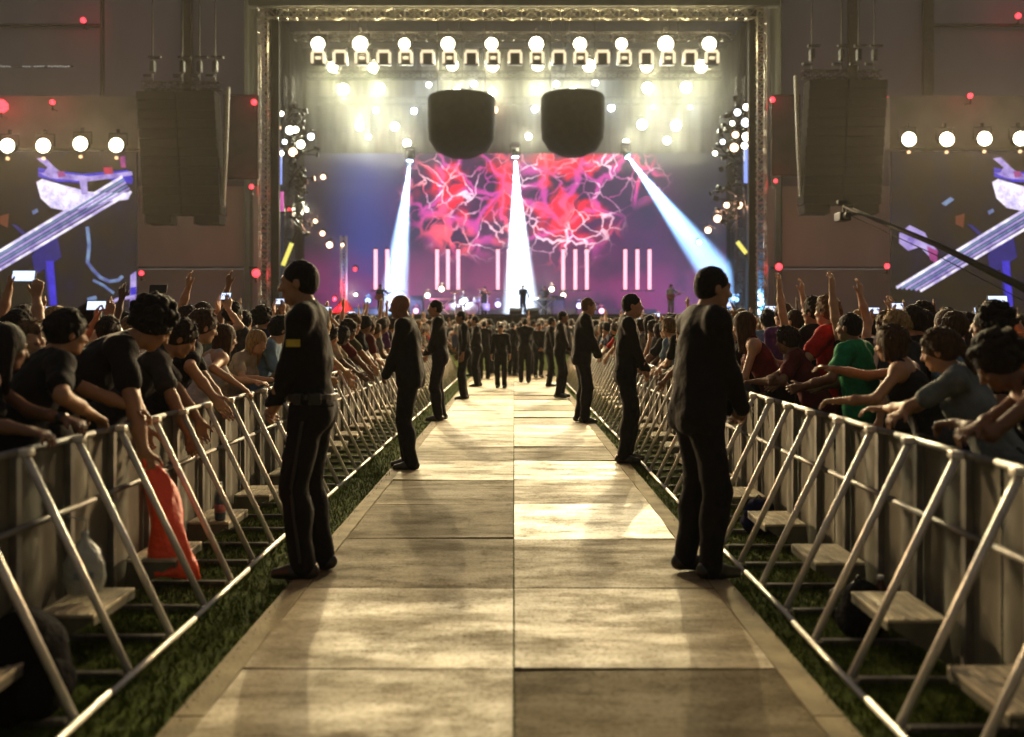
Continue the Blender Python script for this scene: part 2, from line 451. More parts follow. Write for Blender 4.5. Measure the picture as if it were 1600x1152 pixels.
def make_person(sp, res, fine, name='person'):
    """returns a template: list of (part name, mesh, colour key) + joints"""
    J = skeleton(sp); T = []
    T.append(('body', sdf_mesh('body', body_prims(J, sp, 0, fine), res, M['skin']), 'skin'))
    k = sp.get('top', 'tee'); inf = sp.get('loose', .013)
    sh = body_prims(J, sp, inf, fine, 'torso') + sleeve_prims(J, sp, inf * .9, k)
    if not sp.get('tucked') and k != 'tank':
        sh += [('c', J['chest'] + J['Rc'] @ np.array([s * .07, .0, -.05]), J['hip'] + J['Rt'] @ np.array([s * .085, .0, -.08]), .105, .118, .05) for s in (-1, 1)]
    Rc = J['Rc']; nk = J['neck'] + Rc @ np.array([0, .0, .035 if k != 'tank' else .028])
    cuts = [(J['hip'] + np.array([0, 0, -.13 if not sp.get('tucked') else -.0]), (0, 0, -1)), (nk, Rc @ np.array([0, .25 if k != 'tank' else .5, 1]))]
    if k == 'tank':
        sh = body_prims(J, sp, .012, fine, 'torso')[:3] + [('c', J['chest'] + Rc @ np.array([s * .085, .01, .08]), J['neck'] + Rc @ np.array([s * .095, .0, -.015]), .066, .062, .03) for s in (-1, 1)]
        if sp.get('female'): sh += body_prims(J, sp, .010, fine, 'torso')[4:6]
    if k == 'long' and fine:
        pass
    T.append(('shirt', sdf_mesh('shirt', sh, res, M['cloth'], noise=.010 if fine else 0, nscale=27, cuts=cuts), 'shirt'))
    lg = body_prims(J, sp, .014, fine, 'legs') + body_prims(J, sp, .008, fine, 'torso')[:1]
    lg += [('e', J['hip'] + J['Rt'] @ np.array([s * .072, -.062 if not sp.get('slim') else -.045, -.04]), (.09, .078, .098), J['Rt'], .04) for s in (-1, 1)]
    T.append(('trousers', sdf_mesh('trousers', lg, max(res, .01), M['cloth'], noise=.009 if fine else 0, nscale=22, cuts=[(J['hip'] + J['Rt'] @ np.array([0, 0, .09]), J['Rt'] @ np.array([0, 0, 1.]))]), 'legs'))
    if sp.get('hair', 'short') != 'bald':
        hk = sp.get('hair', 'short')
        T.append(('hair', sdf_mesh('hair', hair_prims(J, hk), (min(res, .0115) if res > .009 else .0062) if fine else res * .8, M['hair'], noise=.003 if hk not in ('crop',) else .001, nscale=48), 'hair'))
    if sp.get('shoes', True) and fine:
        for n in 'LR':
            a = J['an' + n]
            T.append(('shoe', sdf_mesh('shoe', [('c', a + np.array([0, -.045, -.025]), a + np.array([0, .06, -.035]), .042, .042, .03), ('c', a + np.array([0, .06, -.035]), a + np.array([0, .15, -.045]), .043, .032, .03), ('c', a + np.array([0, -.02, -.02]), a + np.array([0, -.01, .05]), .045, .047, .02)], .010, M['leather'], cuts=[(a + np.array([0, 0, -.068]), (0, 0, -1))]), None))
    return dict(parts=T, J=J, sp=sp)

def place_person(tp, loc, rz, scale=1.0, cols=None, label='', group=None, minimal=False):
    o = empty('person', loc, rz, label, 'person', group); o.scale = (scale,) * 3
    for (nm, me, key) in tp['parts']:
        if minimal and nm in ('shoe',): continue
        c = bpy.data.objects.new(nm, me); COL.objects.link(c); c.parent = o
        if key: c.color = (*(cols or {}).get(key, (.05, .05, .05)), 1)
    return o

def to_world(o, p):            # a point in a person's own space -> world
    Mx = Matrix.Translation(o.location) @ Euler(o.rotation_euler).to_matrix().to_4x4() @ Matrix.Diagonal((*o.scale, 1))
    return Mx @ Vector(p)
# ================================================================== SETTING
def structure(o): o['kind'] = 'structure'; return o
m = MB(); m.quad([(-150, -30, -.02), (150, -30, -.02), (150, 160, -.02), (-150, 160, -.02)])
structure(m.build('ground', M['grass']))

# blades of grass along both edges of the walkway (nobody could count them)
def grass_strip():
    bm = bmesh.new()
    for (x0, x1, y0, y1, n, hh) in ((-2.0, -1.19, 2.0, 9, 15000, .030), (1.17, 1.8, 2.0, 9, 11000, .030), (-1.56, -1.19, 9, 24, 5000, .035), (1.17, 1.4, 9, 24, 3000, .035)):
        for i in range(n):
            x = random.uniform(x0, x1); y = y0 + (y1 - y0) * random.random() ** 1.5; a = random.uniform(0, 6.28); h_ = hh * random.uniform(.5, 1.4)
            dx, dy = math.cos(a) * .004, math.sin(a) * .004; lx, ly = random.gauss(0, .012), random.gauss(0, .012)
            vs = [bm.verts.new(p) for p in ((x - dx, y - dy, -.02), (x + dx, y + dy, -.02), (x + lx, y + ly, -.02 + h_))]
            bm.faces.new(vs)
    me = bpy.data.meshes.new('grass'); bm.to_mesh(me); bm.free(); me.materials.append(M['grass'])
    o = bpy.data.objects.new('grass', me); COL.objects.link(o)
    tag(o, 'short green grass beside the plywood walkway', 'grass', kind='stuff')
grass_strip()

# plywood walkway, two sheets wide
def ply_mat(name, base, var=.3):
    m, nt, b = new_mat(name); N, L = nt.nodes, nt.links
    tc = N.new('ShaderNodeTexCoord'); at = N.new('ShaderNodeAttribute'); at.attribute_name = 'tone'
    mp = N.new('ShaderNodeMapping'); mp.inputs['Scale'].default_value = (.8, 2.6, 1); L.new(tc.outputs['Object'], mp.inputs[0])
    def noise(scale, det, vec, rough=.6):
        n = N.new('ShaderNodeTexNoise'); n.inputs['Scale'].default_value = scale; n.inputs['Detail'].default_value = det; n.inputs['Roughness'].default_value = rough
        L.new(vec, n.inputs[0]); return n.outputs[0]
    def mr(x, a, b_, c, d):
        n = N.new('ShaderNodeMapRange'); L.new(x, n.inputs[0])
        for i, v in enumerate((a, b_, c, d)): n.inputs[i + 1].default_value = v
        return n.outputs[0]
    def mul(a, b_):
        n = N.new('ShaderNodeMath'); n.operation = 'MULTIPLY'; L.new(a, n.inputs[0]); L.new(b_, n.inputs[1]); return n.outputs[0]
    stain = mr(noise(1.5, 8, mp.outputs[0], .7), .38, .60, .60, 1.08)
    grain_m = N.new('ShaderNodeMapping'); grain_m.inputs['Scale'].default_value = (3, 40, 1); L.new(tc.outputs['Object'], grain_m.inputs[0])
    grain = mr(noise(2, 4, grain_m.outputs[0]), .3, .7, .85, 1.12)
    speck = mr(noise(60, 3, tc.outputs['Object']), .35, .5, .72, 1.0)
    foot = mr(noise(4.5, 6, tc.outputs['Object'], .75), .34, .5, .72, 1.0)
    v = mul(mul(mul(stain, grain), mul(speck, foot)), at.outputs['Fac'])
    sc = N.new('ShaderNodeVectorMath'); sc.operation = 'SCALE'; sc.inputs[0].default_value = base; L.new(v, sc.inputs['Scale'])
    L.new(sc.outputs[0], b.inputs['Base Color'])
    L.new(mr(v, .25, 1.05, .92, .42), b.inputs['Roughness']); L.new(mr(v, .25, 1.05, .08, .45), b.inputs['Specular IOR Level'])
    wm = N.new('ShaderNodeMapping'); wm.inputs['Scale'].default_value = (.35, 1.9, 1); L.new(tc.outputs['Object'], wm.inputs[0])
    bp = N.new('ShaderNodeBump'); bp.inputs['Strength'].default_value = .16; bp.inputs['Distance'].default_value = .03
    L.new(noise(1.3, 3, wm.outputs[0]), bp.inputs['Height'])
    b2 = N.new('ShaderNodeBump'); b2.inputs['Strength'].default_value = .25; b2.inputs['Distance'].default_value = .004
    L.new(noise(90, 4, grain_m.outputs[0]), b2.inputs['Height']); L.new(bp.outputs[0], b2.inputs['Normal'])
    L.new(b2.outputs[0], b.inputs['Normal'])
    return m
M['ply'] = ply_mat('plywood', (.54, .405, .22))
# seams measured in the photograph: Y = F*H/(py-512)
def walkway():
    bm = bmesh.new(); lay = bm.faces.layers.float.new('tone')
    LEN = 1.215; Y0 = 3.91 - 3 * LEN
    tonesL = {3: .9, 2: .9, 1: .9, 4: .5, 5: .45, 6: .5, 7: .85, 8: .6, 9: .8}
    tonesR = {3: .85, 2: .42, 1: .42, 4: .65, 5: 1.2, 6: .8, 7: 1.1, 8: .6, 9: .9}
    for i in range(0, 25):
        for s in (-1, 1):
            x0, x1 = (-1.12, -.004) if s < 0 else (.003, 1.08)
            tn = (tonesL if s < 0 else tonesR).get(i, random.uniform(.65, 1.1))
            y0, y1 = Y0 + i * LEN + .006, Y0 + (i + 1) * LEN - .006
            dz = random.uniform(-.004, .004); tilt = random.uniform(-.006, .006); tx = random.uniform(-.004, .004)
            nx, ny = 6, 8; g = []
            for a in range(nx + 1):
                row = []
                for b in range(ny + 1):
                    u, v = a / nx, b / ny
                    z = .0 + dz + tilt * (v - .5) * 2 + tx * (u - .5) * 2 + .005 * math.sin(v * 6.28 * 1.5 + i * 1.7 + s) * (1 if u > .1 else .6)
                    row.append(bm.verts.new((x0 + (x1 - x0) * u, y0 + (y1 - y0) * v, z)))
                g.append(row)
            for a in range(nx):
                for b in range(ny):
                    f = bm.faces.new((g[a][b], g[a + 1][b], g[a + 1][b + 1], g[a][b + 1])); f[lay] = tn; f.smooth = True
            ed0 = [g[a][0] for a in range(nx + 1)] + [g[nx][b] for b in range(1, ny + 1)] + [g[a][ny] for a in range(nx - 1, -1, -1)] + [g[0][b] for b in range(ny - 1, 0, -1)]
            edge = [bm.verts.new(v.co) for v in ed0]
            low = [bm.verts.new((v.co.x, v.co.y, v.co.z - .014)) for v in edge]
            for k in range(len(edge)):
                f = bm.faces.new((edge[k], low[k], low[(k + 1) % len(edge)], edge[(k + 1) % len(edge)])); f[lay] = .5
    me = bpy.data.meshes.new('walkway'); bm.to_mesh(me); bm.free(); me.materials.append(M['ply'])
    o = bpy.data.objects.new('walkway', me); COL.objects.link(o); structure(o)
walkway()
M['trim'] = mat('pale_wood_trim', (.30, .235, .13), .8, 0, .35, 5, .3, 60, spec=.15)
for s, x0, x1 in ((-1, -1.235, -1.125), (1, 1.085, 1.20)):
    m = MB()
    y = 1.0
    while y < 29:
        L = 2.43; m.box(((x0 + x1) / 2, y + L / 2, -.012), (x1 - x0, L - .008, .03), bev=.003); y += L
    structure(m.build('walkway_edge', M['trim']))

# ================================================================== CROWD BARRIER
U = .93
def barrier_proto(s):
    """s=+1: right run, s=-1: left run; origin on the foot line of the struts, ground level"""
    ex = s
    root = empty('crowd_barrier')
    dx = .43
    m = MB(); n = 28; bm = m.bm; g = []
    for a in range(n + 1):
        y = -U / 2 + .012 + (U - .024) * a / n
        wv = .006 * math.sin(a * .9) + .005 * math.sin(a * .37 + 1)
        g.append([bm.verts.new((ex * (dx + .055 + wv * (1 if b < 6 else .3)), y, .03 + .86 * b / 7)) for b in range(8)])
    for a in range(n):
        for b in range(7):
            f = bm.faces.new((g[a][b], g[a + 1][b], g[a + 1][b + 1], g[a][b + 1])); f.smooth = True
    m.build('tarp', M['tarp'], root)
    m = MB(); m.tube([(ex * (dx + .03), -U / 2 + .005, .915), (ex * (dx + .03), U / 2 - .005, .915)], .016, 10); m.build('top_rail', M['alu_dark'], root, True)
    m = MB(); m.tube([(ex * (dx + .018), -U / 2 + .02, .60), (ex * (dx + .018), U / 2 - .02, .60)], .015, 8); m.build('middle_rail', M['alu_dark'], root, True)
    for y in (-.232, .232):
        m = MB(); m.tube([(0, y, .02), (ex * dx * .5, y, .47), (ex * (dx + .005), y, .925)], .0165, 10)
        m.box((ex * -.005, y, .006), (.05, .05, .012)); m.box((ex * (dx - .01), y, .915), (.05, .045, .03), bev=.004)
        m.build('strut', M['alu'], root, True)
        m = MB(); m.box((ex * (dx + .035), y, .47), (.03, .04, .89)); m.build('post', M['alu_dark'], root)
        m = MB(); m.box((ex * (dx * .5 + .03), y, .008), (dx - .0, .035, .022)); m.build('base_bar', M['alu_dark'], root)
    # folding step between the two struts
    m = MB(); x0, x1 = .155, .405
    m.box((ex * (x0 + x1) / 2, 0, .235), (x1 - x0, .415, .014), bev=.003)
    for k in range(5): m.box((ex * (x0 + .03 + k * .047), 0, .2435), (.007, .39, .004))
    st = m.build('step', M['tread'], root)
    m = MB(); m.box((ex * (x0 + .006), 0, .212), (.012, .41, .030)); m.build('step_skirt', M['stepside'], st)
    m = MB(); m.box((ex * (x1 - .006), 0, .205), (.012, .41, .045)); m.build('step_skirt', M['stepside'], st)
    for y in (-.196, .196):
        m = MB(); yy = y; t = .008
        pts = [(ex * x0, .226), (ex * x1, .226), (ex * (x1 + .02), .06), (ex * (x1 - .01), .06), (ex * (x0 + .03), .20)]
        A = [m.bm.verts.new((p[0], yy - t / 2, p[1])) for p in pts]; B = [m.bm.verts.new((p[0], yy + t / 2, p[1])) for p in pts]
        m.bm.faces.new(A); m.bm.faces.new(B[::-1])
        for k in range(5): m.bm.faces.new((A[k], A[(k + 1) % 5], B[(k + 1) % 5], B[k]))
        m.build('step_bracket', M['stepside'], st)
    m = MB(); m.tube([(ex * -.03 * 1, -U / 2 + .003, .022), (ex * -.03, U / 2 - .003, .022)], .0135, 8); m.build('foot_rail', M['alu'], root, True)
    return root
ORD = ['nearest', 'second', 'third', 'fourth', 'fifth', 'sixth', 'seventh', 'eighth', 'ninth', 'tenth', 'eleventh', 'twelfth', 'thirteenth', 'fourteenth',
       'fifteenth', 'sixteenth', 'seventeenth', 'eighteenth', 'nineteenth', 'twentieth', 'twenty-first', 'twenty-second', 'twenty-third', 'twenty-fourth', 'twenty-fifth', 'twenty-sixth', 'twenty-seventh', 'twenty-eighth', 'twenty-ninth']
for s, x0, y0 in ((-1, -1.575, 3.17), (1, 1.36, 3.11)):
    proto = barrier_proto(s); sd = 'left' if s < 0 else 'right'
    for i in range(-1, 27):
        o = proto if i == -1 else copy_tree(proto)
        o.location = (x0 + random.uniform(-.006, .006), y0 + U * i, -.015); o.rotation_euler = (0, 0, random.uniform(-.008, .008))
        if i > 8:                                   # too small to show their brackets: leave them to the near ones
            pass
        tag(o, f'{ORD[i + 1]} aluminium barrier section from the camera along the {sd} side of the walkway', 'barrier', f'crowd barrier sections along the {sd} side of the walkway')

# ================================================================== STAGE
def drape(name, x0, x1, y, z0, z1, mt, fold=.15, n=80, parent=None, along='x', per=1.1):
    m = MB(); bm = m.bm; g = []
    for a in range(n + 1):
        t = x0 + (x1 - x0) * a / n; wv = fold * (math.sin(t * per * 2 * 3.1) + .5 * math.sin(t * per * 1.3 + 2))
        P = [((t, y + wv * (1 - .3 * b / 4), z0 + (z1 - z0) * b / 4) if along == 'x' else (y + wv * (1 - .3 * b / 4), t, z0 + (z1 - z0) * b / 4)) for b in range(5)]
        g.append([bm.verts.new(p) for p in P])
    for a in range(n):
        for b in range(4): bm.faces.new((g[a][b], g[a + 1][b], g[a + 1][b + 1], g[a][b + 1])).smooth = True
    return m.build(name, mt, parent)

st = empty('stage', (0, 50, 0), 0, 'large black outdoor stage floor with dark front skirt at the end of the walkway', 'stage')
m = MB(); m.box((0, 8, 2.06), (27.4, 16, .12), bev=.01); m.build('deck', mat('stage_deck', (.03, .03, .032), .28, 0, .3, 1), st)
o = drape('skirt', -13.7, 13.7, .0, .0, 1.99, M['curtain'], .06, 160, st, per=1.5)
m = MB(); m.box((0, 12, 2.35), (18, 4.5, .45), bev=.01); m.build('riser', mat('riser_deck', (.05, .05, .055), .4), st)

def lattice(m, a, b, wd, n, r=.035, axis='z', rr=.02):
    """square truss between a and b"""
    a, b = Vector(a), Vector(b); d = (b - a).normalized()
    u = Vector((0, 1, 0)) if abs(d.y) < .9 else Vector((1, 0, 0)); v = d.cross(u).normalized(); u = v.cross(d).normalized()
    cs = [(u * i + v * j) * wd / 2 for i, j in ((-1, -1), (1, -1), (1, 1), (-1, 1))]
    for c in cs: m.tube([a + c, b + c], r, 5)
    for k in range(n):
        p0 = a + (b - a) * k / n; p1 = a + (b - a) * (k + 1) / n
        for q in range(4):
            c0, c1 = cs[q], cs[(q + 1) % 4]
            m.tube([p0 + (c0 if k % 2 else c1), p1 + (c1 if k % 2 else c0)], rr, 4, cap=False)
            m.tube([p0 + c0, p0 + c1], rr, 4, cap=False)
ZT = W(0, 22, 50).z
tr = empty('proscenium_truss', (0, 50, 0), 0, 'pale metal truss framing the stage opening, with two towers and a top beam', 'truss')
M['truss'] = mat('truss_metal', (.42, .40, .33), .35, .8, .2, 6)
m = MB(); lattice(m, (-13.2, 0, 2), (-13.2, 0, ZT), .5, 32); m.build('tower', M['truss'], tr)
m = MB(); lattice(m, (13.05, 0, 2), (13.05, 0, ZT), .5, 32); m.build('tower', M['truss'], tr)
m = MB(); lattice(m, (-13.5, 0, ZT), (13.3, 0, ZT), .5, 52)
m.build('top_beam', M['truss'], tr)
m = MB(); m.box((0, .1, ZT + 1.4), (28, .5, 2.0)); m.build('header_cloth', mat('header_cloth', (.13, .13, .105), .9, 0, .2, .7, .4, 2), tr)
for s in (-1, 1):
    m = MB(); m.box((s * 12.65, .25, 10), (.42, .3, 16.5)); m.build('tower_cloth', M['black_cloth'], tr)

# the stage house: curtains at the sides and back, ceiling
hs = empty('stage_house', (0, 50, 0), 0, 'dark curtained stage enclosure behind the pale truss frame', 'stage enclosure')
drape('back_curtain', -15, 15, 14.5, 2, 21, M['curtain'], .12, 200, hs)
for s in (-1, 1): drape('side_curtain', .8, 14.5, s * 14.4, 2, 21, M['curtain'], .12, 100, hs, along='y')
m = MB(); m.box((0, 7.9, 20.6), (29, 14.5, .3)); m.build('ceiling', M['curtain'], hs)

# grey scrim walls to both sides, set on scaffold posts
def scrim_wall(s):
    sd = 'left' if s < 0 else 'right'
    r = empty('scrim_wall', (s * 14, 51, 0), 0, f'tall grey fabric wall on the {sd} of the stage opening', 'fabric wall', 'grey fabric walls beside the stage')
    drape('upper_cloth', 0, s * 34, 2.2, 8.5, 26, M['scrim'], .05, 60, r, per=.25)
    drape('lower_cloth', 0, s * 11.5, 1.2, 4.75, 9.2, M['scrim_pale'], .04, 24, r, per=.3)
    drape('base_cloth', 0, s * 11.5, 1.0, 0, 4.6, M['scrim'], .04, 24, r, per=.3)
    m = MB(); m.box((s * 5.8, .8, 4.68), (11.6, .12, .1)); m.build('rail', M['black_metal'], r)
    for px in ((292, 160) if s < 0 else (1333, 1450)):
        X = (px - 803) * 52.6 / F - s * 14
        m = MB(); m.box((X, 1.6, 16.5), (.55 if px != 160 else .12, .3, 18)); m.build('post', mat('grey_post', (.05, .045, .035), .8), r)
    for k in range(3):
        m = MB(); m.box((s * (12 + k * 6), 1.9, 18.3 + (k % 2) * 0), (5.9, .14, .14)); m.build('crossbar', M['black_metal'], r)
    return r
scrim_wall(-1); scrim_wall(1)

# hanging loudspeaker arrays
def array(px0, px1, py0, py1, s):
    sd = 'left' if s < 0 else 'right'; Y = 46.0
    a, b = W(px0, py0, Y), W(px1, py1, Y); cx = (a.x + b.x) / 2; wd = b.x - a.x; hh = a.z - b.z
    r = empty('speaker_array', (cx, Y, b.z), 0, f'tall black hanging loudspeaker array on the {sd} of the stage', 'loudspeaker', 'hanging loudspeaker arrays')
    n = 14; ch = hh / n
    for k in range(n):
        z = hh - (k + .5) * ch; t = k / n; sh = s * -.35 * t - s * -.17
        m = MB()
        if k == n - 1:
            m.box((sh - wd * .31, 0, z), (wd * .33, 1.0, ch * .96), bev=.03); m.build('cabinet', M['speaker'], r)
            m = MB(); m.box((sh + wd * .31, 0, z), (wd * .33, 1.0, ch * .96), bev=.03)
        else:
            m.box((sh - wd * .25, 0, z), (wd * .49, 1.0, ch * .97), bev=.03); m.box((sh + wd * .25, 0, z), (wd * .49, 1.0, ch * .97), bev=.03)
        m.build('cabinet', M['speaker'], r)
    m = MB(); lattice(m, (-wd / 2, 0, hh + .35), (wd / 2, 0, hh + .35), .35, 10, .03); 
    m.build('hanging_bumper', M['black_metal'], r)
    for x in (-wd * .38, 0.0, wd * .22, wd * .42):
        m = MB(); m.tube([(x, 0, hh + .5), (x, 0, hh + 8)], .035, 5); m.build('chain', M['chain'], r)
        m = MB(); m.box((x, 0, hh + 1.3), (.22, .3, .55), bev=.04); m.box((x - .25, 0, hh + .85), (.4, .1, .12)); m.box((x + .1, 0, hh + 1.75), (.6, .12, .1)); m.build('hoist', M['black_metal'], r)
    m = MB()     # pale cable run down the inner side
    xx = -s * (wd / 2 + .32); m.tube([(xx + .0, 0, hh + .3), (xx - s * -.12, 0, hh * .5), (xx - s * -.25, 0, .9)], .1, 6)
    m.build('cable_bundle', mat('cable_cover', (.3, .27, .22), .6, 0, .5, 12), r)
    return r
array(224, 346, 146, 352, -1); array(1254, 1376, 128, 336, 1)
# small square frame boxes beside the arrays
for px0, px1, py0, py1, lb in ((352, 404, 150, 280, 'dark square panel hanging between the left loudspeaker array and the stage'), (1205, 1248, 150, 275, 'dark square panel hanging between the stage and the right loudspeaker array')):
    a, b = W(px0, py0, 49.5), W(px1, py1, 49.5)
    r = empty('hanging_panel', ((a.x + b.x) / 2, 49.5, b.z), 0, lb, 'panel')
    m = MB(); m.box((0, 0, (a.z - b.z) / 2), (b.x - a.x, .25, a.z - b.z), bev=.02); m.build('cloth', mat('dark_grey_cloth', (.07, .068, .08), .9, 0, .2, 1), r)
    m = MB(); hh = a.z - b.z; ww = b.x - a.x
    for x in (-ww / 2, ww / 2): m.tube([(x, -.16, 0), (x, -.16, hh)], .04, 5)
    for z in (0, hh): m.tube([(-ww / 2, -.16, z), (ww / 2, -.16, z)], .04, 5)
    m.build('frame', M['black_metal'], r)

# ------------------------------------------------------------------ side video screens
PANEL = emat('screen_black', (.02, .016, .01), .6)
def _panel():
    nt = PANEL.node_tree; N, L = nt.nodes, nt.links; tc = N.new('ShaderNodeTexCoord'); n = N.new('ShaderNodeTexNoise'); n.inputs['Scale'].default_value = .5; n.inputs['Detail'].default_value = 6
    L.new(tc.outputs['Object'], n.inputs[0]); c = N.new('ShaderNodeValToRGB'); L.new(n.outputs[0], c.inputs[0]); e = c.color_ramp.elements
    e[0].position = .42; e[0].color = (.018, .013, .008, 1); e[1].position = .62; e[1].color = (.012, .010, .03, 1); q = e.new(.78); q.color = (.02, .02, .12, 1)
    L.new(c.outputs[0], N['Principled BSDF'].inputs['Emission Color']); N['Principled BSDF'].inputs['Specular IOR Level'].default_value = .1; N['Principled BSDF'].inputs['Base Color'].default_value = (.006, .006, .006, 1)
_panel()
def side_screen(x_left, s):
    sd = 'left' if s < 0 else 'right'; Y = 47.0; k = Y / F
    r = empty('video_screen', (x_left, Y, 0), 0, f'large {sd} video screen showing a bright hand and the striped neck of an instrument', 'video screen', 'side video screens')
    U_ = lambda u, v, d=0: (u * k, -d, H + (512 - v) * k)        # u: pixels from the screen's left edge, v: photo row
    Wd = 313
    m = MB(); m.box((Wd * k / 2, .12, H + (512 - 372) * k), (Wd * k, .2, 272 * k)); m.build('panel', PANEL, r)
    m = MB()
    m.box((Wd * k / 2, .1, H + (512 - 192) * k), (Wd * k + .3, .5, 82 * k)); m.build('header', mat('screen_header', (.22, .21, .22), .9, 0, .2, .6), r)
    def blob(name, pts, mt, d):
        m = MB(); A = [m.bm.verts.new(U_(u, v, d)) for u, v in pts]; B = [m.bm.verts.new(U_(u, v, d - .012)) for u, v in pts]
        m.bm.faces.new(A); m.bm.faces.new(B[::-1])
        for i in range(len(pts)): m.bm.faces.new((A[i], A[(i + 1) % len(pts)], B[(i + 1) % len(pts)], B[i]))
        return m.build('picture', mt, r)
    WH, LV, BL, DB, CY, PK, RD = SM
    blob('p', [(157, 285), (166, 280), (200, 290), (240, 300), (285, 302), (306, 300), (300, 312), (265, 316), (240, 324), (205, 330), (180, 325), (164, 310)], WH, .02)
    blob('p', [(160, 262), (178, 266), (230, 272), (300, 266), (308, 280), (306, 288), (260, 278), (225, 286), (190, 284), (160, 276)], BL, .02)
    blob('p', [(160, 270), (192, 271), (240, 276), (306, 268), (308, 274), (238, 284), (226, 283), (180, 279)], LV, .036)
    blob('p', [(158, 248), (170, 246), (186, 262), (202, 274), (188, 280), (168, 272), (175, 262)], LV, .036)
    blob('p', [(224, 276), (236, 276), (238, 304), (228, 304)], LV, .052)
    blob('p', [(190, 268), (200, 268), (204, 276), (192, 278)], PK, .052)
    blob('p', [(262, 262), (276, 262), (278, 272), (264, 273)], RD, .052)
    blob('p', [(288, 246), (296, 244), (297, 262), (290, 262)], PK, .052)
    blob('p', [(12, 365), (28, 352), (52, 364), (60, 380), (72, 392), (68, 408), (58, 400), (44, 386), (26, 392), (12, 380)], LV, .02)
    blob('p', [(55, 385), (72, 392), (70, 412), (60, 406)], PK, .036)
    a0, b0 = Vector((30, 452)), Vector((300, 290))
    nrm = Vector((.51, .86))
    for i, (o1, mt, wd_) in enumerate(((-15, WH, 2.2), (-10, CY, 1.8), (-5, LV, 1.8), (0, CY, 1.6), (5, LV, 1.8), (11, WH, 2.0))):
        st_ = -16 + i * 5
        p, q = a0 + nrm * o1 * .9 + Vector((st_, -st_ * .6)), b0 + nrm * o1 * 1.05
        blob('p', [tuple(p - nrm * wd_), tuple(q - nrm * wd_), tuple(q + nrm * wd_), tuple(p + nrm * wd_)], mt, .068)
    blob('p', [(150, 400), (175, 365), (190, 372), (196, 402), (184, 410), (190, 476), (177, 478), (170, 420), (155, 430)], DB, .02)
    blob('p', [(172, 408), (184, 408), (189, 480), (180, 480)], BL, .036)
    blob('p', [(118, 350), (126, 352), (140, 364), (136, 368)], DB, .02)
    blob('p', [(78, 318), (92, 308), (98, 312), (84, 322)], CY, .02); blob('p', [(150, 330), (158, 326), (160, 331), (152, 336)], CY, .02)
    arc = [(237 + 3 * math.sin(t * 3), 355 + t * 55) for t in (0, .5, 1)] + [(246, 422), (258, 434), (272, 440), (286, 438), (292, 432)]
    m = MB(); m.tube([U_(u, v, .03) for u, v in arc], .09, 5); m.build('picture', CY, r)
    m = MB(); m.tube([U_(u, v, .03) for u, v in ((246, 438), (262, 446), (278, 458))], .07, 5); m.build('picture', CY, r)
    m = MB(); m.tube([U_(u, v, .03) for u, v in ((268, 478), (284, 468), (310, 464))], .08, 5); m.build('picture', LV, r)
    blob('p', [(304, 430), (313, 424), (313, 486), (303, 486)], LV, .02); blob('p', [(304, 450), (313, 448), (313, 460), (304, 462)], BL, .036)
    blob('p', [(236, 466), (250, 462), (252, 468), (238, 471)], CY, .02)
    blob('p', [(100, 338), (114, 334), (112, 356), (100, 350)], emat('screen_brown', (.25, .06, .03), .5), .02)
    return r
SM = (pmat('screen_white', (.95, .90, 1.0), 1.3), pmat('screen_lavender', (.62, .50, .95), .9), pmat('screen_blue', (.06, .04, .75), .9), pmat('screen_deep_blue', (.02, .02, .35), .6),
      pmat('screen_cyan', (.28, .45, .75), .7), pmat('screen_pink', (.8, .1, .45), .6), pmat('screen_red', (.7, .03, .1), .8))
side_screen((1393 - 803) * 47 / F, 1); side_screen((213 - 313 - 803) * 47 / F, -1)

# ------------------------------------------------------------------ lamps
def spot(parent, loc, target, energy, col, size, blend=.5, radius=.15, kind='SPOT'):
    l = bpy.data.lights.new('lamp_light', kind); l.energy = energy; l.color = col; l.shadow_soft_size = radius
    if kind == 'SPOT': l.spot_size = R(size); l.spot_blend = blend
    o = bpy.data.objects.new('lamp_light', l); COL.objects.link(o); o.parent = parent; o.location = loc
    pl = parent.location if parent else Vector((0, 0, 0))
    d = Vector(target) - (pl + Vector(loc)); o.rotation_euler = d.to_track_quat('-Z', 'Y').to_euler()
    return o
WARM = (1.0, .80, .43)
E_FLOOD = emat('flood_glow', (1.0, .93, .62), 18)
E_SMALL = emat('lamp_glow', (1.0, .95, .78), 9)
E_BLUEW = emat('cold_lamp_glow', (.82, .88, 1.0), 8)
E_ORG = emat('warm_lamp_glow', (1.0, .62, .38), 6)
E_RED = emat('red_lamp_glow', (1.0, .04, .06), 3.5)
E_TUBE = emat('pink_tube_glow', (1.0, .42, .52), 1.9)

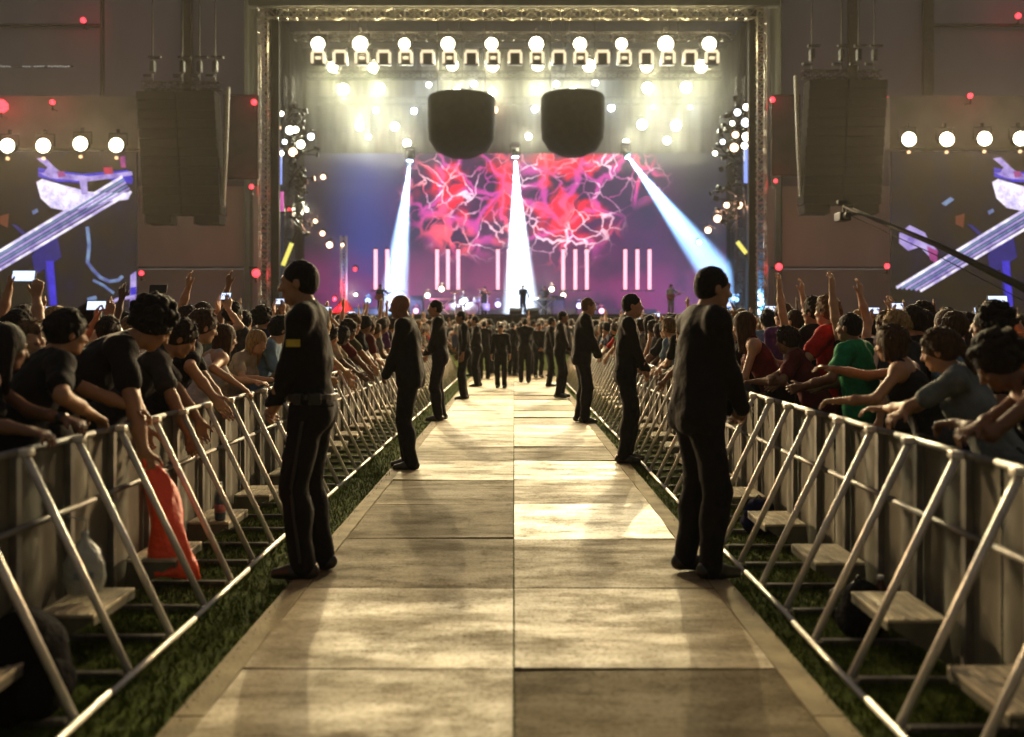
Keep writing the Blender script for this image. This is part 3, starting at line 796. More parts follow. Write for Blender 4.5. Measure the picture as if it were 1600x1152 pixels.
def lamp(name, px, py, Y, r, em, label, cat, group=None, power=0, col=WARM, target=None, size=60, rad=.15, blend=.5, drop=True, deep=.5):
    p = W(px, py, Y)
    o = empty(name, p, 0, label, cat, group)
    m = MB(); Mx = Matrix.Rotation(R(90), 3, 'X')     # axis towards the audience (-y)
    m.lathe([(r * .55, -deep), (r * .8, -deep * .9), (r * 1.15, -.02), (r * 1.2, .02), (r * 1.05, .03)], n=12, M=Mx)
    m.build('housing', M['black_metal'], o, True)
    m = MB(); m.lathe([(r * .3, .10), (r * .8, .075), (r * 1.0, .035)][::-1], n=16, M=Mx); m.build('lens', em, o, True)
    if drop:
        m = MB(); m.tube([(-r * 1.3, deep * .4, 0), (-r * 1.3, deep * .4, r * 1.8), (r * 1.3, deep * .4, r * 1.8), (r * 1.3, deep * .4, 0)], .03, 4); m.box((0, deep * .4, r * 2.1), (.12, .12, r * .6)); m.build('yoke', M['black_metal'], o)
    if cat == 'flood light' and py < 80:
        l = bpy.data.lights.new('lamp_light', 'POINT'); l.energy = 380; l.color = col; l.shadow_soft_size = .3
        lo = bpy.data.objects.new('lamp_light', l); COL.objects.link(lo); lo.parent = o; lo.location = (0, -.5, 0)
    if power: spot(o, (0, -.25, 0), target or (0, 5, 0), power, col, size, blend, rad)
    return o

FL = 16.5e3
# top row of ten floods
TOP = [497, 563, 632, 700, 768, 838, 906, 971, 1040, 1108]
for i, px in enumerate(TOP):
    rr_ = (.36, .40, .30, .36, .33, .38, .34, .30, .41, .37)[i]
    pw = FL * [.4, 2.7, .4, .25, .2, .2, .25, .4, 2.7, .4][i]
    lamp('flood_light', px, 69, 51.5, rr_, E_FLOOD, f'{ORD[i].replace("nearest", "first")} big warm flood light from the left in the top row above the stage', 'flood light', 'top row of flood lights', pw, WARM, (W(px, 69, 50).x * .3, 8, 0), 46, rad=.22)
# horizontal light trusses inside the stage
for py, Y, lb in ((58, 51.9, 'highest'), (118, 54.9, 'second highest'), (158, 57.9, 'third highest')):
    z = W(0, py, Y).z; r = empty('lighting_truss', (0, Y, z), 0, f'{lb} horizontal lighting truss across the stage', 'truss', 'lighting trusses over the stage')
    m = MB(); lattice(m, (-12, 0, 0), (12, 0, 0), .4, 40, .03, rr=.016); m.build('beam', M['black_metal'], r)
    for x in (-9, -3, 3, 9):
        m = MB(); m.tube([(x, 0, .2), (x, 0, 20.4 - z)], .03, 5); m.build('chain', M['chain'], r)
# row of open square lanterns under the top floods
E_RIM = emat('lantern_rim_glow', (1.0, .78, .5), 1.05)
for i in range(19):
    px = 497 + i * 34.2; p = W(px, 88, 51.5)
    if True:
        o = empty('barn_door_lantern', p, 0, 'small square stage lantern with lit rims in the row under the top floods', 'stage lantern', 'square lanterns under the top row of floods')
        m = MB(); w_, h_ = .36, .46
        for sx in (-1, 1): m.box((sx * w_ * .9, 0, -.08), (.13, .2, h_ * 1.25), bev=.03)
        m.box((0, 0, h_ * .62 - .02), (w_ * 1.7, .2, .13), bev=.03)
        if i % 2 == 0: m.box((0, 0, -.1), (w_ * .8, .2, .12), bev=.03)
        m.build('rim', E_RIM, o)
        m = MB(); m.box((0, .28, 0), (.75, .3, .85), bev=.05); m.build('body', M['black_metal'], o)
# second, third ... rows: (px, py, radius, type)
rows = [
 (520, 105, .36, 'f'), (583, 106, .34, 'f'), (707, 102, .40, 'f'), (770, 103, .42, 'f'), (840, 102, .42, 'f'), (920, 103, .42, 'f'), (1010, 104, .42, 'f'), (1095, 104, .45, 'f'),
 (537, 140, .42, 's'), (594, 138, .36, 's'), (714, 143, .32, 's'), (769, 145, .30, 's'), (839, 142, .30, 's'), (895, 143, .34, 's'), (1012, 138, .42, 's'), (1072, 137, .42, 's'),
 (670, 133, .2, 'b'), (741, 132, .24, 'b'), (869, 132, .22, 'b'), (930, 130, .22, 'b'),
 (588, 173, .22, 'b'), (647, 174, .24, 'b'), (711, 172, .26, 'b'), (772, 172, .28, 'o'), (836, 171, .26, 'b'), (893, 171, .26, 'b'), (955, 169, .26, 'b'), (1020, 168, .12, 'b'), (1078, 168, .14, 'b'),
 (562, 198, .32, 's'), (617, 198, .32, 's'), (1003, 195, .38, 's'), (1056, 197, .38, 's'), (826, 214, .24, 's'), (636, 224, .3, 's'), (978, 222, .22, 's'), (1042, 220, .28, 's'), (576, 214, .2, 's'),
 (505, 277, .17, 'o'), (479, 328, .13, 's'), (493, 346, .14, 'o'), (504, 365, .17, 'o'), (515, 383, .22, 'o'), (535, 383, .12, 'o'), (437, 328, .12, 'r'), (452, 328, .12, 'r'),
 (1135, 321, .20, 'o'), (1155, 321, .24, 'o'), (1172, 320, .15, 'o'), (1121, 342, .26, 'o'), (1106, 360, .22, 'o'), (1092, 379, .15, 'b'),
 (556, 461, .1, 's')]
nm = {'f': ('warm stage lamp', E_FLOOD, (1, .9, .55), 1300), 's': ('warm white stage lamp', E_SMALL, (1, .95, .64), 1900), 'b': ('cold white stage lamp', E_BLUEW, (.75, .85, 1), 450), 'o': ('orange stage lamp', E_ORG, (1, .5, .3), 300), 'r': ('red stage lamp', E_RED, (1, .05, .08), 100)}
for i, (px, py, r_, t) in enumerate(rows):
    n, em, col, pw = nm[t]; Y = 54.5 if py < 120 else 57.5 if py < 165 else 58.5
    if py > 250: Y = 54
    rowname = 'second row' if py < 120 else 'third row' if py < 160 else 'fourth row' if py < 185 else 'fifth row' if py < 250 else ('left diagonal string' if px < 800 else 'right diagonal string')
    side = 'left' if px < 690 else 'middle' if px < 940 else 'right'
    p = W(px, py, Y)
    lamp('stage_lamp', px, py, Y, r_ * .8, em, f'{n} in the {rowname} at the {side} of the stage' if py < 250 else f'{n} in the {rowname} of lamps beside the video wall', 'stage lamp', f'{n}s in the {rowname}, {side} of the stage', pw, col, (p.x * 1.2, 20, 4), 110, rad=.25, blend=1)

for i, (px, py) in enumerate(((12, 228), (68, 228), (126, 225), (182, 227), (1420, 218), (1479, 218), (1538, 217), (1594, 217))):
    sd = 'left' if px < 800 else 'right'
    lamp('flood_light', px, py, 46.2, .34, E_FLOOD, f'{["first", "second", "third", "fourth"][i % 4]} warm flood light from the left above the {sd} video screen', 'flood light', f'flood lights above the {sd} video screen', 20000, (1, .70, .38), (0, 0, 0), 150, rad=.3, blend=1)
    p = W(px, py + 20, 46.4); o = empty('small_lamp', p, 0, f'tiny amber lamp below a flood light on the {sd} video screen', 'small lamp', f'tiny amber lamps on the {sd} video screen')
    m = MB(); m.lathe([(.06, -.06), (.09, 0), (.05, .07)], n=10); m.build('bulb', emat('amber', (1, .6, .3), 2), o, True); m = MB(); m.tube([(0, .05, .05), (0, .3, .2)], .02, 5); m.build('bracket', M['black_metal'], o)
for i, (px, py, r_, sgn) in enumerate(((130, 32, .14, 1), (82, 160, .12, 1), (2, 166, .3, 1), (217, 165, .13, 1), (397, 160, .14, 1), (393, 292, .12, 1), (400, 427, .2, 2), (221, 427, .12, 1),
                                 (1207, 156, .13, 1), (1212, 283, .1, 1), (1217, 417, .17, 2), (1386, 156, .15, 1), (1386, 416, .13, 1), (1516, 150, .12, 1), (1591, 25, .15, 1))):
    Y = 46.3 if px < 214 or px > 1386 else 49.3
    if py < 60: Y = 52.3
    p = W(px, py, Y); o = empty('red_marker_lamp', p, 0, f'small red marker lamp {"high" if py < 200 else "half way up" if py < 350 else "low"} on the {"left" if px < 800 else "right"} side, {"by the video screen" if abs(px - 803) > 580 else "by the stage frame"}', 'marker lamp', f'red marker lamps {"left" if px < 800 else "right"} {"outer" if abs(px - 803) > 580 else "inner"} {"high" if py < 200 else "half way up" if py < 350 else "low"}')
    m = MB(); m.lathe([(r_ * .4, -r_), (r_, -r_ * .4), (r_, r_ * .4), (r_ * .4, r_)], n=12); m.build('bulb', E_RED, o, True)
    m = MB(); m.tube([(0, 0, -r_ - .3), (0, 0, -r_)], .04, 6); m.tube([(0, 0, -r_ - .2), (0, .5, -r_ - .2)], .03, 5); m.build('bracket', M['black_metal'], o)
    l = bpy.data.lights.new('lamp_light', 'POINT'); l.energy = 14 * sgn * (r_ / .14); l.color = (1, .03, .06); l.shadow_soft_size = r_ * 1.4
    lo = bpy.data.objects.new('lamp_light', l); COL.objects.link(lo); lo.parent = o; lo.location = (0, -.5, 0)
p = W(0, 104, 52.); o = empty('light_strip', p, 0, 'thin row of tiny white lamps high on the left grey wall', 'light strip')
for i in range(26):
    if i in (5, 6, 7, 8, 12, 17): continue
    m = MB(); m.box((i * .155 - .1, 0, random.uniform(-.02, .02)), (.09, .04, .05)); m.build('lamp', emat('dim_white', (.8, .78, .7), .45) if i == 0 else bpy.data.materials['dim_white'], o)
m = MB(); m.box((1.8, .05, 0), (4.4, .05, .06)); m.build('rail', M['black_metal'], o)

# dark side towers with spiky fixtures and small lamps
for s, X0 in ((-1, 452), (1, 1156)):
    sd = 'left' if s < 0 else 'right'; Y = 53.0; b0 = W(X0, 500, Y)
    o = empty('lighting_tower', (b0.x, Y, 2.1), 0, f'dark lighting tower with spiky fixtures just inside the {sd} of the stage', 'lighting tower')
    hh = W(0, 120, Y).z - 2.1
    m = MB(); lattice(m, (0, 0, 0), (0, 0, hh), .45, 22, .03); m.build('mast', M['black_metal'], o)
    for k in range(34):
        z = hh * (.38 + .50 * random.random()); a = random.uniform(-1.0, 1.2); L = random.uniform(.5, 1.7) * (1 if z < hh * .7 else .7)
        e = Vector((-s * L * math.cos(a), random.uniform(-.6, .6), z + L * math.sin(a)))
        m = MB(); m.tube([(0, 0, z), (e.x * .6, e.y, (z + e.z) / 2 + .08), e], [.05, .045, .03], 5); m.box(e, (random.uniform(.12, .34), .22, random.uniform(.12, .3)), Euler((0, a, a)).to_matrix(), bev=.03)
        m.build('fixture', M['black_metal'], o)
SIDEL = [(440, 178), (434, 200), (453, 204), (445, 222), (462, 203), (458, 238), (440, 240), (486, 214), (470, 226), (434, 172), (1166, 168), (1165, 192), (1144, 193), (1149, 211), (1166, 214), (1129, 222), (1163, 228), (1147, 231), (1117, 240), (1152, 176)]
for i, (px, py) in enumerate(SIDEL):
    sd = 'left' if px < 800 else 'right'; em = (E_SMALL, E_ORG, E_SMALL, E_BLUEW)[i % 4]
    lamp('tower_lamp', px, py, 52.4, .13 + .05 * (i % 3), em, f'small bright lamp on the spiky lighting tower at the {sd} of the stage', 'stage lamp', f'small lamps on the {sd} lighting tower', 260 if i % 2 else 0, ((1, .9, .7), (1, .5, .3))[i % 2], (0, 20, 4), 120, rad=.15, blend=1, deep=.25)
# tall blue / yellow tubes beside the towers
for px, p0, p1, em, lb in ((437, 288, 232, emat('blue_tube', (.25, .35, .95), 1.3), 'blue light strip inside the left edge of the stage'), (1166, 286, 232, bpy.data.materials['blue_tube'], 'blue light strip inside the right edge of the stage'),
                           (440, 330, 300, emat('pink_strip', (.75, .1, .5), .8), 'dim pink light strip under the blue one at the left edge of the stage'), (1172, 352, 325, bpy.data.materials['pink_strip'], 'dim pink light strip under the blue one at the right edge of the stage')):
    a, b = W(px, p0, 52.8), W(px, p1, 52.8); o = empty('light_strip', a, 0, lb, 'light strip')
    m = MB(); m.tube([(0, 0, 0), (0, 0, b.z - a.z)], .13, 8); m.build('tube', em, o, True); m = MB(); m.box((0, .2, (b.z - a.z) / 2), (.2, .1, b.z - a.z + .2)); m.build('holder', M['black_metal'], o)
E_YEL = emat('yellow_strip', (.9, .8, .15), 1.1)
for a, b, lb in (((442, 415), (456, 380), 'slanting yellow light strip low at the left edge of the stage'), ((1152, 378), (1166, 396), 'slanting yellow light strip low at the right edge of the stage')):
    a, b = W(*a, 52.6), W(*b, 52.6); o = empty('light_strip', a, 0, lb, 'light strip')
    m = MB(); m.tube([(0, 0, 0), b - a], .12, 8); m.build('tube', E_YEL, o, True); m = MB(); m.tube([(0, .2, -.1), (b - a) * 1.6 + Vector((0, .2, 0))], .1, 5); m.build('holder', M['black_metal'], o)
# red-lit mast
p = W(537, 486, 55.); o = empty('red_lit_mast', (p.x, 55, 2.12), 0, 'slim truss mast glowing red at its base on the left of the stage', 'truss mast')
m = MB(); lattice(m, (0, 0, .1), (0, 0, 4.6), .3, 12, .035); m.build('mast', M['alu'], o)
m = MB(); m.lathe([(.7, 0), (.7, .15), (.45, .5), (.2, .9)], n=16); m.build('base', mat('red_base', (.5, .05, .06), .5), o)
for z, e in ((.4, 500), (2.2, 90)):
    for sx in (-1,):
        q = lamp('red_uplight', 537 + (18 if z > 1 else -14), 478 - z * 26, 54.2, .11, E_RED, 'small red lamp shining on the slim mast at the left of the stage', 'red lamp', 'red lamps shining on the slim mast', e, (1, .03, .08), (p.x, 55, 3), 120, rad=.1)
for px, py, e in ((575, 470, 1200), (1150, 468, 1800), (1186, 476, 1800)):
    lamp('blue_stage_lamp', px, py, 55, .15, bpy.data.materials.get('blue_glow') or emat('blue_glow', (.3, .6, 1), 3), 'blue lamp low on the left of the stage' if px < 800 else 'blue lamp low at the right edge of the stage', 'stage lamp', 'low blue stage lamps' if px > 800 else None, e, (.1, .4, 1), ((px - 803) * .038, 60, 5), 150, rad=.2)
for px, py, Y, em, c_, e, lb in ((690, 452, 57.5, 'cream', (1, .85, .6), 900, 'cream lamp on the stage floor left of the drums'), (668, 462, 57.0, 'cream', (1, .7, .5), 600, 'small cream lamp low behind the left keyboard'),
    (862, 452, 57.8, 'cream', (1, .85, .6), 900, 'cream lamp on the stage floor right of the singer'), (880, 462, 57.2, 'cream', (1, .75, .55), 600, 'small cream lamp beside the right amplifier'), (722, 472, 56.3, 'icy', (.7, .85, 1), 700, 'icy white lamp in front of the drum kit'),
    (778, 476, 56.0, 'lilac', (.5, .4, 1), 500, 'added lilac wash lamp low at the middle of the stage'), (905, 478, 55.5, 'lilac', (.45, .4, 1), 500, 'added lilac wash lamp low at the right of the stage'), (620, 478, 55.5, 'lilac', (.35, .4, 1), 700, 'added lilac wash lamp low at the left of the stage'), (985, 470, 57, 'lilac', (.6, .2, .8), 500, 'added violet wash lamp low by the rightmost pink tubes')):  # lilac and violet lamps are added to wash the stage in lavender
    lamp('floor_lamp', px, py, Y, .16, bpy.data.materials.get(em + '_glow') or emat(em + '_glow', c_, 5), lb, 'stage lamp', None, e, c_, ((px - 803) * .04, 61, 5), 160, rad=.2, blend=1)
lamp('pink_stage_lamp', 650, 486, 55, .15, emat('pink_glow', (1, .4, .7), 3), 'pink footlight at the left front of the stage', 'stage lamp', None, 500, (1, .25, .5), (-5, 60, 5), 150, rad=.2)
lamp('pink_stage_lamp', 940, 486, 55, .15, bpy.data.materials['pink_glow'], 'pink footlight at the right front of the stage', 'stage lamp', None, 500, (1, .25, .5), (5, 60, 5), 150, rad=.2)

# dark hanging cylinders in front of the wall
for px0, px1, py0, py1, lb in ((668, 774, 152, 246, 'dark hanging round speaker cluster above the left half of the video wall'), (845, 945, 150, 244, 'dark hanging round speaker cluster above the right half of the video wall')):
    Y = 53.5; a, b = W(px0, py0, Y), W(px1, py1, Y); rr = (b.x - a.x) / 2; hh = a.z - b.z
    o = empty('hanging_cluster', ((a.x + b.x) / 2, Y, b.z), 0, lb, 'speaker cluster', 'dark round clusters hanging over the stage')
    m = MB(); m.lathe([(rr * .35, 0), (rr * .75, hh * .10), (rr * .97, hh * .28), (rr, hh * .5), (rr, hh * .95), (rr * .96, hh)], n=32); m.build('drum', M['black_cloth'], o, True)
    for x in (-rr * .7, rr * .7):
        m = MB(); m.tube([(x, 0, hh), (x, 0, 20.4 - b.z)], .04, 5); m.build('chain', M['chain'], o)

# ------------------------------------------------------------------ video wall
def led_material():
    m = bpy.data.materials.new('video_wall_picture_and_haze'); m.use_nodes = True; nt = m.node_tree; N, L = nt.nodes, nt.links
    b = N['Principled BSDF']; b.inputs['Base Color'].default_value = (.01, .01, .01, 1)
    tc = N.new('ShaderNodeTexCoord')
    def math_(op, a, b_=None, c=None):
        n = N.new('ShaderNodeMath'); n.operation = op
        for i, v in enumerate((a, b_, c)):
            if v is None: continue
            if isinstance(v, (int, float)): n.inputs[i].default_value = v
            else: L.new(v, n.inputs[i])
        return n.outputs[0]
    def mr(x, a, b_, c=0, d=1):
        n = N.new('ShaderNodeMapRange'); n.interpolation_type = 'SMOOTHSTEP'; L.new(x, n.inputs[0])
        for i, v in enumerate((a, b_, c, d)): n.inputs[i + 1].default_value = v
        return n.outputs[0]
    sep = N.new('ShaderNodeSeparateXYZ'); L.new(tc.outputs['Object'], sep.inputs[0]); x, z = sep.outputs[0], sep.outputs[2]
    nz = N.new('ShaderNodeTexNoise'); nz.inputs['Scale'].default_value = .45; nz.inputs['Detail'].default_value = 4; L.new(tc.outputs['Object'], nz.inputs[0])
    dm = N.new('ShaderNodeVectorMath'); dm.operation = 'MULTIPLY_ADD'; L.new(nz.outputs['Color'], dm.inputs[0]); dm.inputs[1].default_value = (2.6, 0, 2.6); L.new(tc.outputs['Object'], dm.inputs[2])
    def vor(scale, seed):
        v = N.new('ShaderNodeTexVoronoi'); v.feature = 'DISTANCE_TO_EDGE'; v.inputs['Scale'].default_value = scale
        mp = N.new('ShaderNodeMapping'); mp.inputs['Location'].default_value = (seed, 0, seed); mp.inputs['Scale'].default_value = (1, 0, 1); L.new(dm.outputs[0], mp.inputs[0]); L.new(mp.outputs[0], v.inputs[0]); return v.outputs['Distance']
    v1, v2 = vor(.42, 3.1), vor(.95, 8.2)
    line1 = mr(v1, .09, .015); line2 = mr(v2, .055, .01)
    n2 = N.new('ShaderNodeTexNoise'); n2.inputs['Scale'].default_value = .33; n2.inputs['Detail'].default_value = 3
    mp2 = N.new('ShaderNodeMapping'); mp2.inputs['Location'].default_value = (4.4, 0, 7.1); L.new(tc.outputs['Object'], mp2.inputs[0]); L.new(mp2.outputs[0], n2.inputs[0])
    # region masks (screen-local metres: 0 = centre of the wall, z from the floor of the screen)
    def ell(cx, cz, rx, rz, soft=.6):
        dx = math_('DIVIDE', math_('SUBTRACT', x, cx), rx); dz = math_('DIVIDE', math_('SUBTRACT', z, cz), rz)
        d = math_('SQRT', math_('ADD', math_('MULTIPLY', dx, dx), math_('MULTIPLY', dz, dz)))
        return mr(d, 1 + soft * .5, 1 - soft * .5)
    mk = math_('MAXIMUM', ell(-3.2, 6.2, 3.6, 3.6), math_('MAXIMUM', ell(3.2, 6.2, 3.6, 4.0), ell(6.0, 7.3, 3.4, 1.8)))
    fill = math_('MULTIPLY', math_('MULTIPLY', mr(n2.outputs[0], .42, .53), mr(v1, .30, .08)), math_('MAXIMUM', ell(-2.7, 6.6, 3.2, 1.9), ell(3.5, 6.4, 3.2, 3.0)))
    lines = math_('MULTIPLY', math_('MAXIMUM', line1, math_('MULTIPLY', line2, .75)), mk)
    def mix(f, a, b_):
        n = N.new('ShaderNodeMix'); n.data_type = 'RGBA'; L.new(f, n.inputs[0])
        for i, v in ((6, a), (7, b_)):
            if isinstance(v, tuple): n.inputs[i].default_value = (*v, 1)
            else: L.new(v, n.inputs[i])
        return n.outputs[2]
    n3 = N.new('ShaderNodeTexNoise'); n3.inputs['Scale'].default_value = .25; n3.inputs['Detail'].default_value = 6; L.new(mp2.outputs[0], n3.inputs[0])
    base = mix(mr(n3.outputs[0], .38, .62), (.008, .008, .04), (.05, .008, .06))
    base = mix(mr(x, -6, -10), base, (.018, .03, .17))
    base = mix(mr(math_('ABSOLUTE', math_('SUBTRACT', x, -.5)), 9, 12.5), base, (.010, .008, .016))  # outer sides fade to dark purple, painting the haze past the wall
    low = math_('MULTIPLY', mr(z, 3.5, 0), mr(n3.outputs[0], .3, .6)); base = mix(low, base, (.16, .015, .09))
    c = mix(fill, base, (1.0, .008, .04))
    pk = mix(mr(n2.outputs[0], .42, .6), (.50, .04, .30), (1.0, .09, .15))
    c = mix(lines, c, pk)
    hot = math_('MULTIPLY', lines, mr(v2, .05, .02)); c = mix(math_('MULTIPLY', hot, mr(n3.outputs[0], .45, .6)), c, (1.0, .8, .9))
    L.new(c, b.inputs['Emission Color']); b.inputs['Emission Strength'].default_value = 1.5
    return m
wl = W(530, 456, 61.5); wr_ = W(1060, 240, 61.5)
vw = empty('video_wall', (W(805, 0, 61.5).x, 61.5, wl.z), 0, 'wide video wall showing red and pink branching patterns at stage back, edges painted as haze', 'video wall')
m = MB(); m.box((0, .1, (wr_.z - wl.z) / 2 - .8), (27.4, .2, wr_.z - wl.z + 1.6)); m.build('panel', led_material(), vw)  # panel reaches past the wall; its outer and lower parts paint lit haze
m = MB(); m.box((0, .45, (wr_.z - wl.z) / 2 - .8), (27.6, .4, wr_.z - wl.z + 1.8)); m.build('frame', M['black_metal'], vw)

# vertical glowing tubes in groups of three
for gi, xs in enumerate(((587, 605, 623), (683, 700, 716), (778, 795), (880, 899, 917), (977, 996, 1015))):
    for px in xs:
        p = W(px, 455, 59.5); t = W(px, 390, 59.5)
        g = 'pink light tubes in the ' + ['leftmost', 'second', 'middle', 'fourth', 'rightmost'][gi] + ' group on the stage'
        o = empty('light_tube', p, 0, f'vertical pink light tube in the {["leftmost", "second", "middle", "fourth", "rightmost"][gi]} group on the stage', 'light tube', g)
        hh = t.z - p.z; m = MB(); m.tube([(0, 0, .1), (0, 0, hh)], .115, 10); m.build('tube', E_TUBE, o, True)
        m = MB(); m.lathe([(.3, 0), (.3, .06), (.1, .1)], n=12); m.tube([(0, 0, hh), (0, 0, hh + .1)], .13, 8); m.tube([(0, .2, 0), (0, .2, hh)], .05, 5); m.build('stand', M['black_metal'], o)

# three beams: real spot lights through the smoke
for px, py, tx, ty, e, col, sz, lb in ((641, 246, 612, 500, 2.4e6, (.40, .62, 1.0), 14, 'moving head throwing a pale blue beam down onto the left of the stage'),
                                   (805, 240, 815, 520, 4e6, (.72, .85, 1.0), 15.5, 'moving head throwing a white beam straight down at the singer'),
                                   (977, 240, 1175, 500, 2.8e6, (.26, .52, 1.0), 16, 'moving head throwing a wide blue beam down to the right of the stage')):
    p = W(px, py, 56.5); t = W(tx, ty, 55.5)
    o = empty('moving_head', p, 0, lb, 'moving head light', 'moving head lights throwing beams')
    m = MB(); m.box((0, 0, .55), (.5, .4, .2), bev=.03); m.box((-.27, 0, .25), (.08, .25, .6)); m.box((.27, 0, .25), (.08, .25, .6)); m.build('yoke', M['black_metal'], o)
    d = (t - p).normalized(); m = MB(); m.tube([-d * .25, d * .2], [.16, .22], 14); m.build('head', M['black_metal'], o, True)
    m = MB(); m.tube([d * .2, d * .24], .19, 14); m.build('lens', emat('beam_lens', col, 12), o, True)
    spot(o, d * .3, t, e, col, sz, .9, .05)
if HAZE:
    def vol(name, c, d, dens, col, ani, label):
        m = bpy.data.materials.new(name); m.use_nodes = True; nt = m.node_tree; nt.nodes.clear()
        out = nt.nodes.new('ShaderNodeOutputMaterial'); v = nt.nodes.new('ShaderNodeVolumePrincipled')
        v.inputs['Density'].default_value = dens; v.inputs['Color'].default_value = (*col, 1); v.inputs['Anisotropy'].default_value = ani
        nt.links.new(v.outputs[0], out.inputs['Volume'])
        b = MB(); b.box(c, d); o = b.build(name, m); tag(o, label, 'haze', kind='stuff'); return o
    vol('haze', (0, 20, 14.2), (110, 120, 31), .0002, (.95, .95, .9), .35, 'thin smoky haze hanging over the whole concert ground')
    vol('smoke', (0, 56.3, 6.4), (25.5, 7.0, 8.4), .010, (.92, .93, .96), .4, 'thin stage smoke in which the blue and white beams show')
    vol('smoke', (0, 56.3, 12.2), (25.5, 7.0, 3.1), .016, (.94, .95, .92), .4, 'stage smoke around the heads of the beams')
    vol('smoke', (0, 56.3, 16.85), (25.5, 7.0, 6.1), .030, (.95, .97, .86), .4, 'thick greenish smoke lit by the lamps in the upper part of the stage')
    vol('smoke', (0, 51.4, 16.3), (27.0, 2.3, 5.4), .0014, (.97, .98, .9), .3, 'faint smoke around the top row of flood lights')
# ================================================================== BAND GEAR
def drum_kit(x, y, z):
    o = empty('drum_kit', (x, y, z), 0, 'drum kit with round white drum heads and cymbals behind the singer', 'drum kit')
    dm = mat('drum_shell', (.35, .32, .4), .3, 0, .1); hd = mat('drum_head', (.7, .7, .7), .5)
    for (dx, dy, dz, r, d, tilt) in ((0, 0, .4, .38, .45, 90), (-.35, -.1, .95, .2, .25, 20), (.3, -.1, .95, .2, .25, 20), (.8, .2, .5, .28, .4, 0), (-.75, .2, .6, .2, .2, 0), (-1.3, .1, .5, .3, .4, 0)):
        Mx = Matrix.Rotation(R(tilt), 3, 'X'); m = MB(); m.lathe([(r, -d / 2), (r, d / 2)], (dx, dy, dz), 18, Mx); s_ = m.build('drum', dm, o, True)
        m = MB(); m.lathe([(r * .95, d / 2 + .003), (r * .9, d / 2 + .012)], (dx, dy, dz), 18, Mx); m.build('drum_head', hd, s_)
    for (dx, dz, r) in ((-1.0, 1.35, .28), (.95, 1.4, .28), (-.5, 1.5, .22), (.5, 1.55, .22)):
        m = MB(); m.lathe([(r, 0), (r * .2, .03), (.02, .05)], (dx, 0, dz), 18, Matrix.Rotation(R(12), 3, 'X')); c_ = m.build('cymbal', mat('brass', (.6, .4, .12), .25, 1), o, True)
        m = MB(); m.tube([(dx, 0, 0), (dx, 0, dz)], .015, 5); m.build('cymbal_stand', M['alu'], c_)
pd = W(738, 470, 57.5); drum_kit(pd.x, 56.6, 2.58 if False else 2.13)
def amp(px, lb, w_=.8, h_=1.2, Y=57.):
    x = (px - 803) * Y / F; o = empty('amplifier', (x, Y, 2.125), 0, lb, 'amplifier')
    m = MB(); m.box((0, 0, h_ / 2), (w_, .5, h_), bev=.03); m.build('cabinet', M['black_metal'], o)
    m = MB(); m.box((0, -.26, h_ * .42), (w_ * .85, .02, h_ * .7)); m.build('grille', mat('amp_grille', (.08, .08, .09), .8), o)
amp(652, 'black amplifier cabinet on the left of the stage behind a musician'); amp(872, 'black amplifier cabinet right of the singer'); amp(918, 'wide low amplifier at the right of the stage', 1.4, .8); amp(570, 'low black riser cabinet at the far left of the stage', 2.2, .5)
def keyboard(px, Y, lb):
    x = (px - 803) * Y / F; o = empty('keyboard', (x, Y, 2.125), 0, lb, 'keyboard')
    m = MB(); m.box((0, 0, .95), (1.4, .4, .1), bev=.02); m.build('case', mat('keyboard_case', (.5, .5, .5), .4), o)
    m = MB(); m.box((0, -.03, 1.006), (1.3, .2, .012)); m.build('keys', mat('white_keys', (.7, .7, .68), .4), o)
    m = MB(); m.tube([(-.5, 0, 0), (.5, 0, .9)], .025, 6); m.tube([(.5, .05, 0), (-.5, .05, .9)], .025, 6); m.build('stand', M['alu'], o)
keyboard(850, 55.5, 'white keyboard on crossed legs right of the singer'); keyboard(690, 55.5, 'white keyboard on crossed legs left of the drums')
for px, lb in ((806, 'black floor monitor left of the singer'), (832, 'black floor monitor right of the singer'), (630, 'black floor monitor at the left front of the stage'), (985, 'black floor monitor at the right front of the stage')):
    x = (px - 803) * 51.5 / F; o = empty('floor_monitor', (x, 51.5, 2.12), 0, lb, 'floor monitor', 'floor monitors along the stage front')
    m = MB(); A = [m.bm.verts.new((-.35, y, z)) for y, z in ((-.25, .002), (.3, .002), (.3, .12), (-.05, .36), (-.25, .2))]; B = [m.bm.verts.new((.35, v.co.y, v.co.z)) for v in A]
    m.bm.faces.new(A); m.bm.faces.new(B[::-1])
    for k in range(5): m.bm.faces.new((A[k], A[(k + 1) % 5], B[(k + 1) % 5], B[k]))
    m.build('case', M['black_metal'], o); m = MB(); m.lathe([(.13, 0), (.1, .01)], (0, .14, .27), 14, Matrix.Rotation(R(-35), 3, 'X')); m.build('speaker_cone', M['speaker'], o)
x = (817 - 803) * 53.7 / F; o = empty('microphone_stand', (x, 53.6, 2.12), 0, 'microphone stand in front of the singer', 'microphone stand')
m = MB(); m.lathe([(.16, 0), (.14, .03)], n=14); m.build('base', M['black_metal'], o); m = MB(); m.tube([(0, 0, .03), (0, 0, 1.45)], .014, 6); m.build('pole', M['black_metal'], o); m = MB(); m.tube([(0, -.02, 1.46), (0, .12, 1.5)], [.018, .03], 8); m.build('microphone', M['alu'], o)

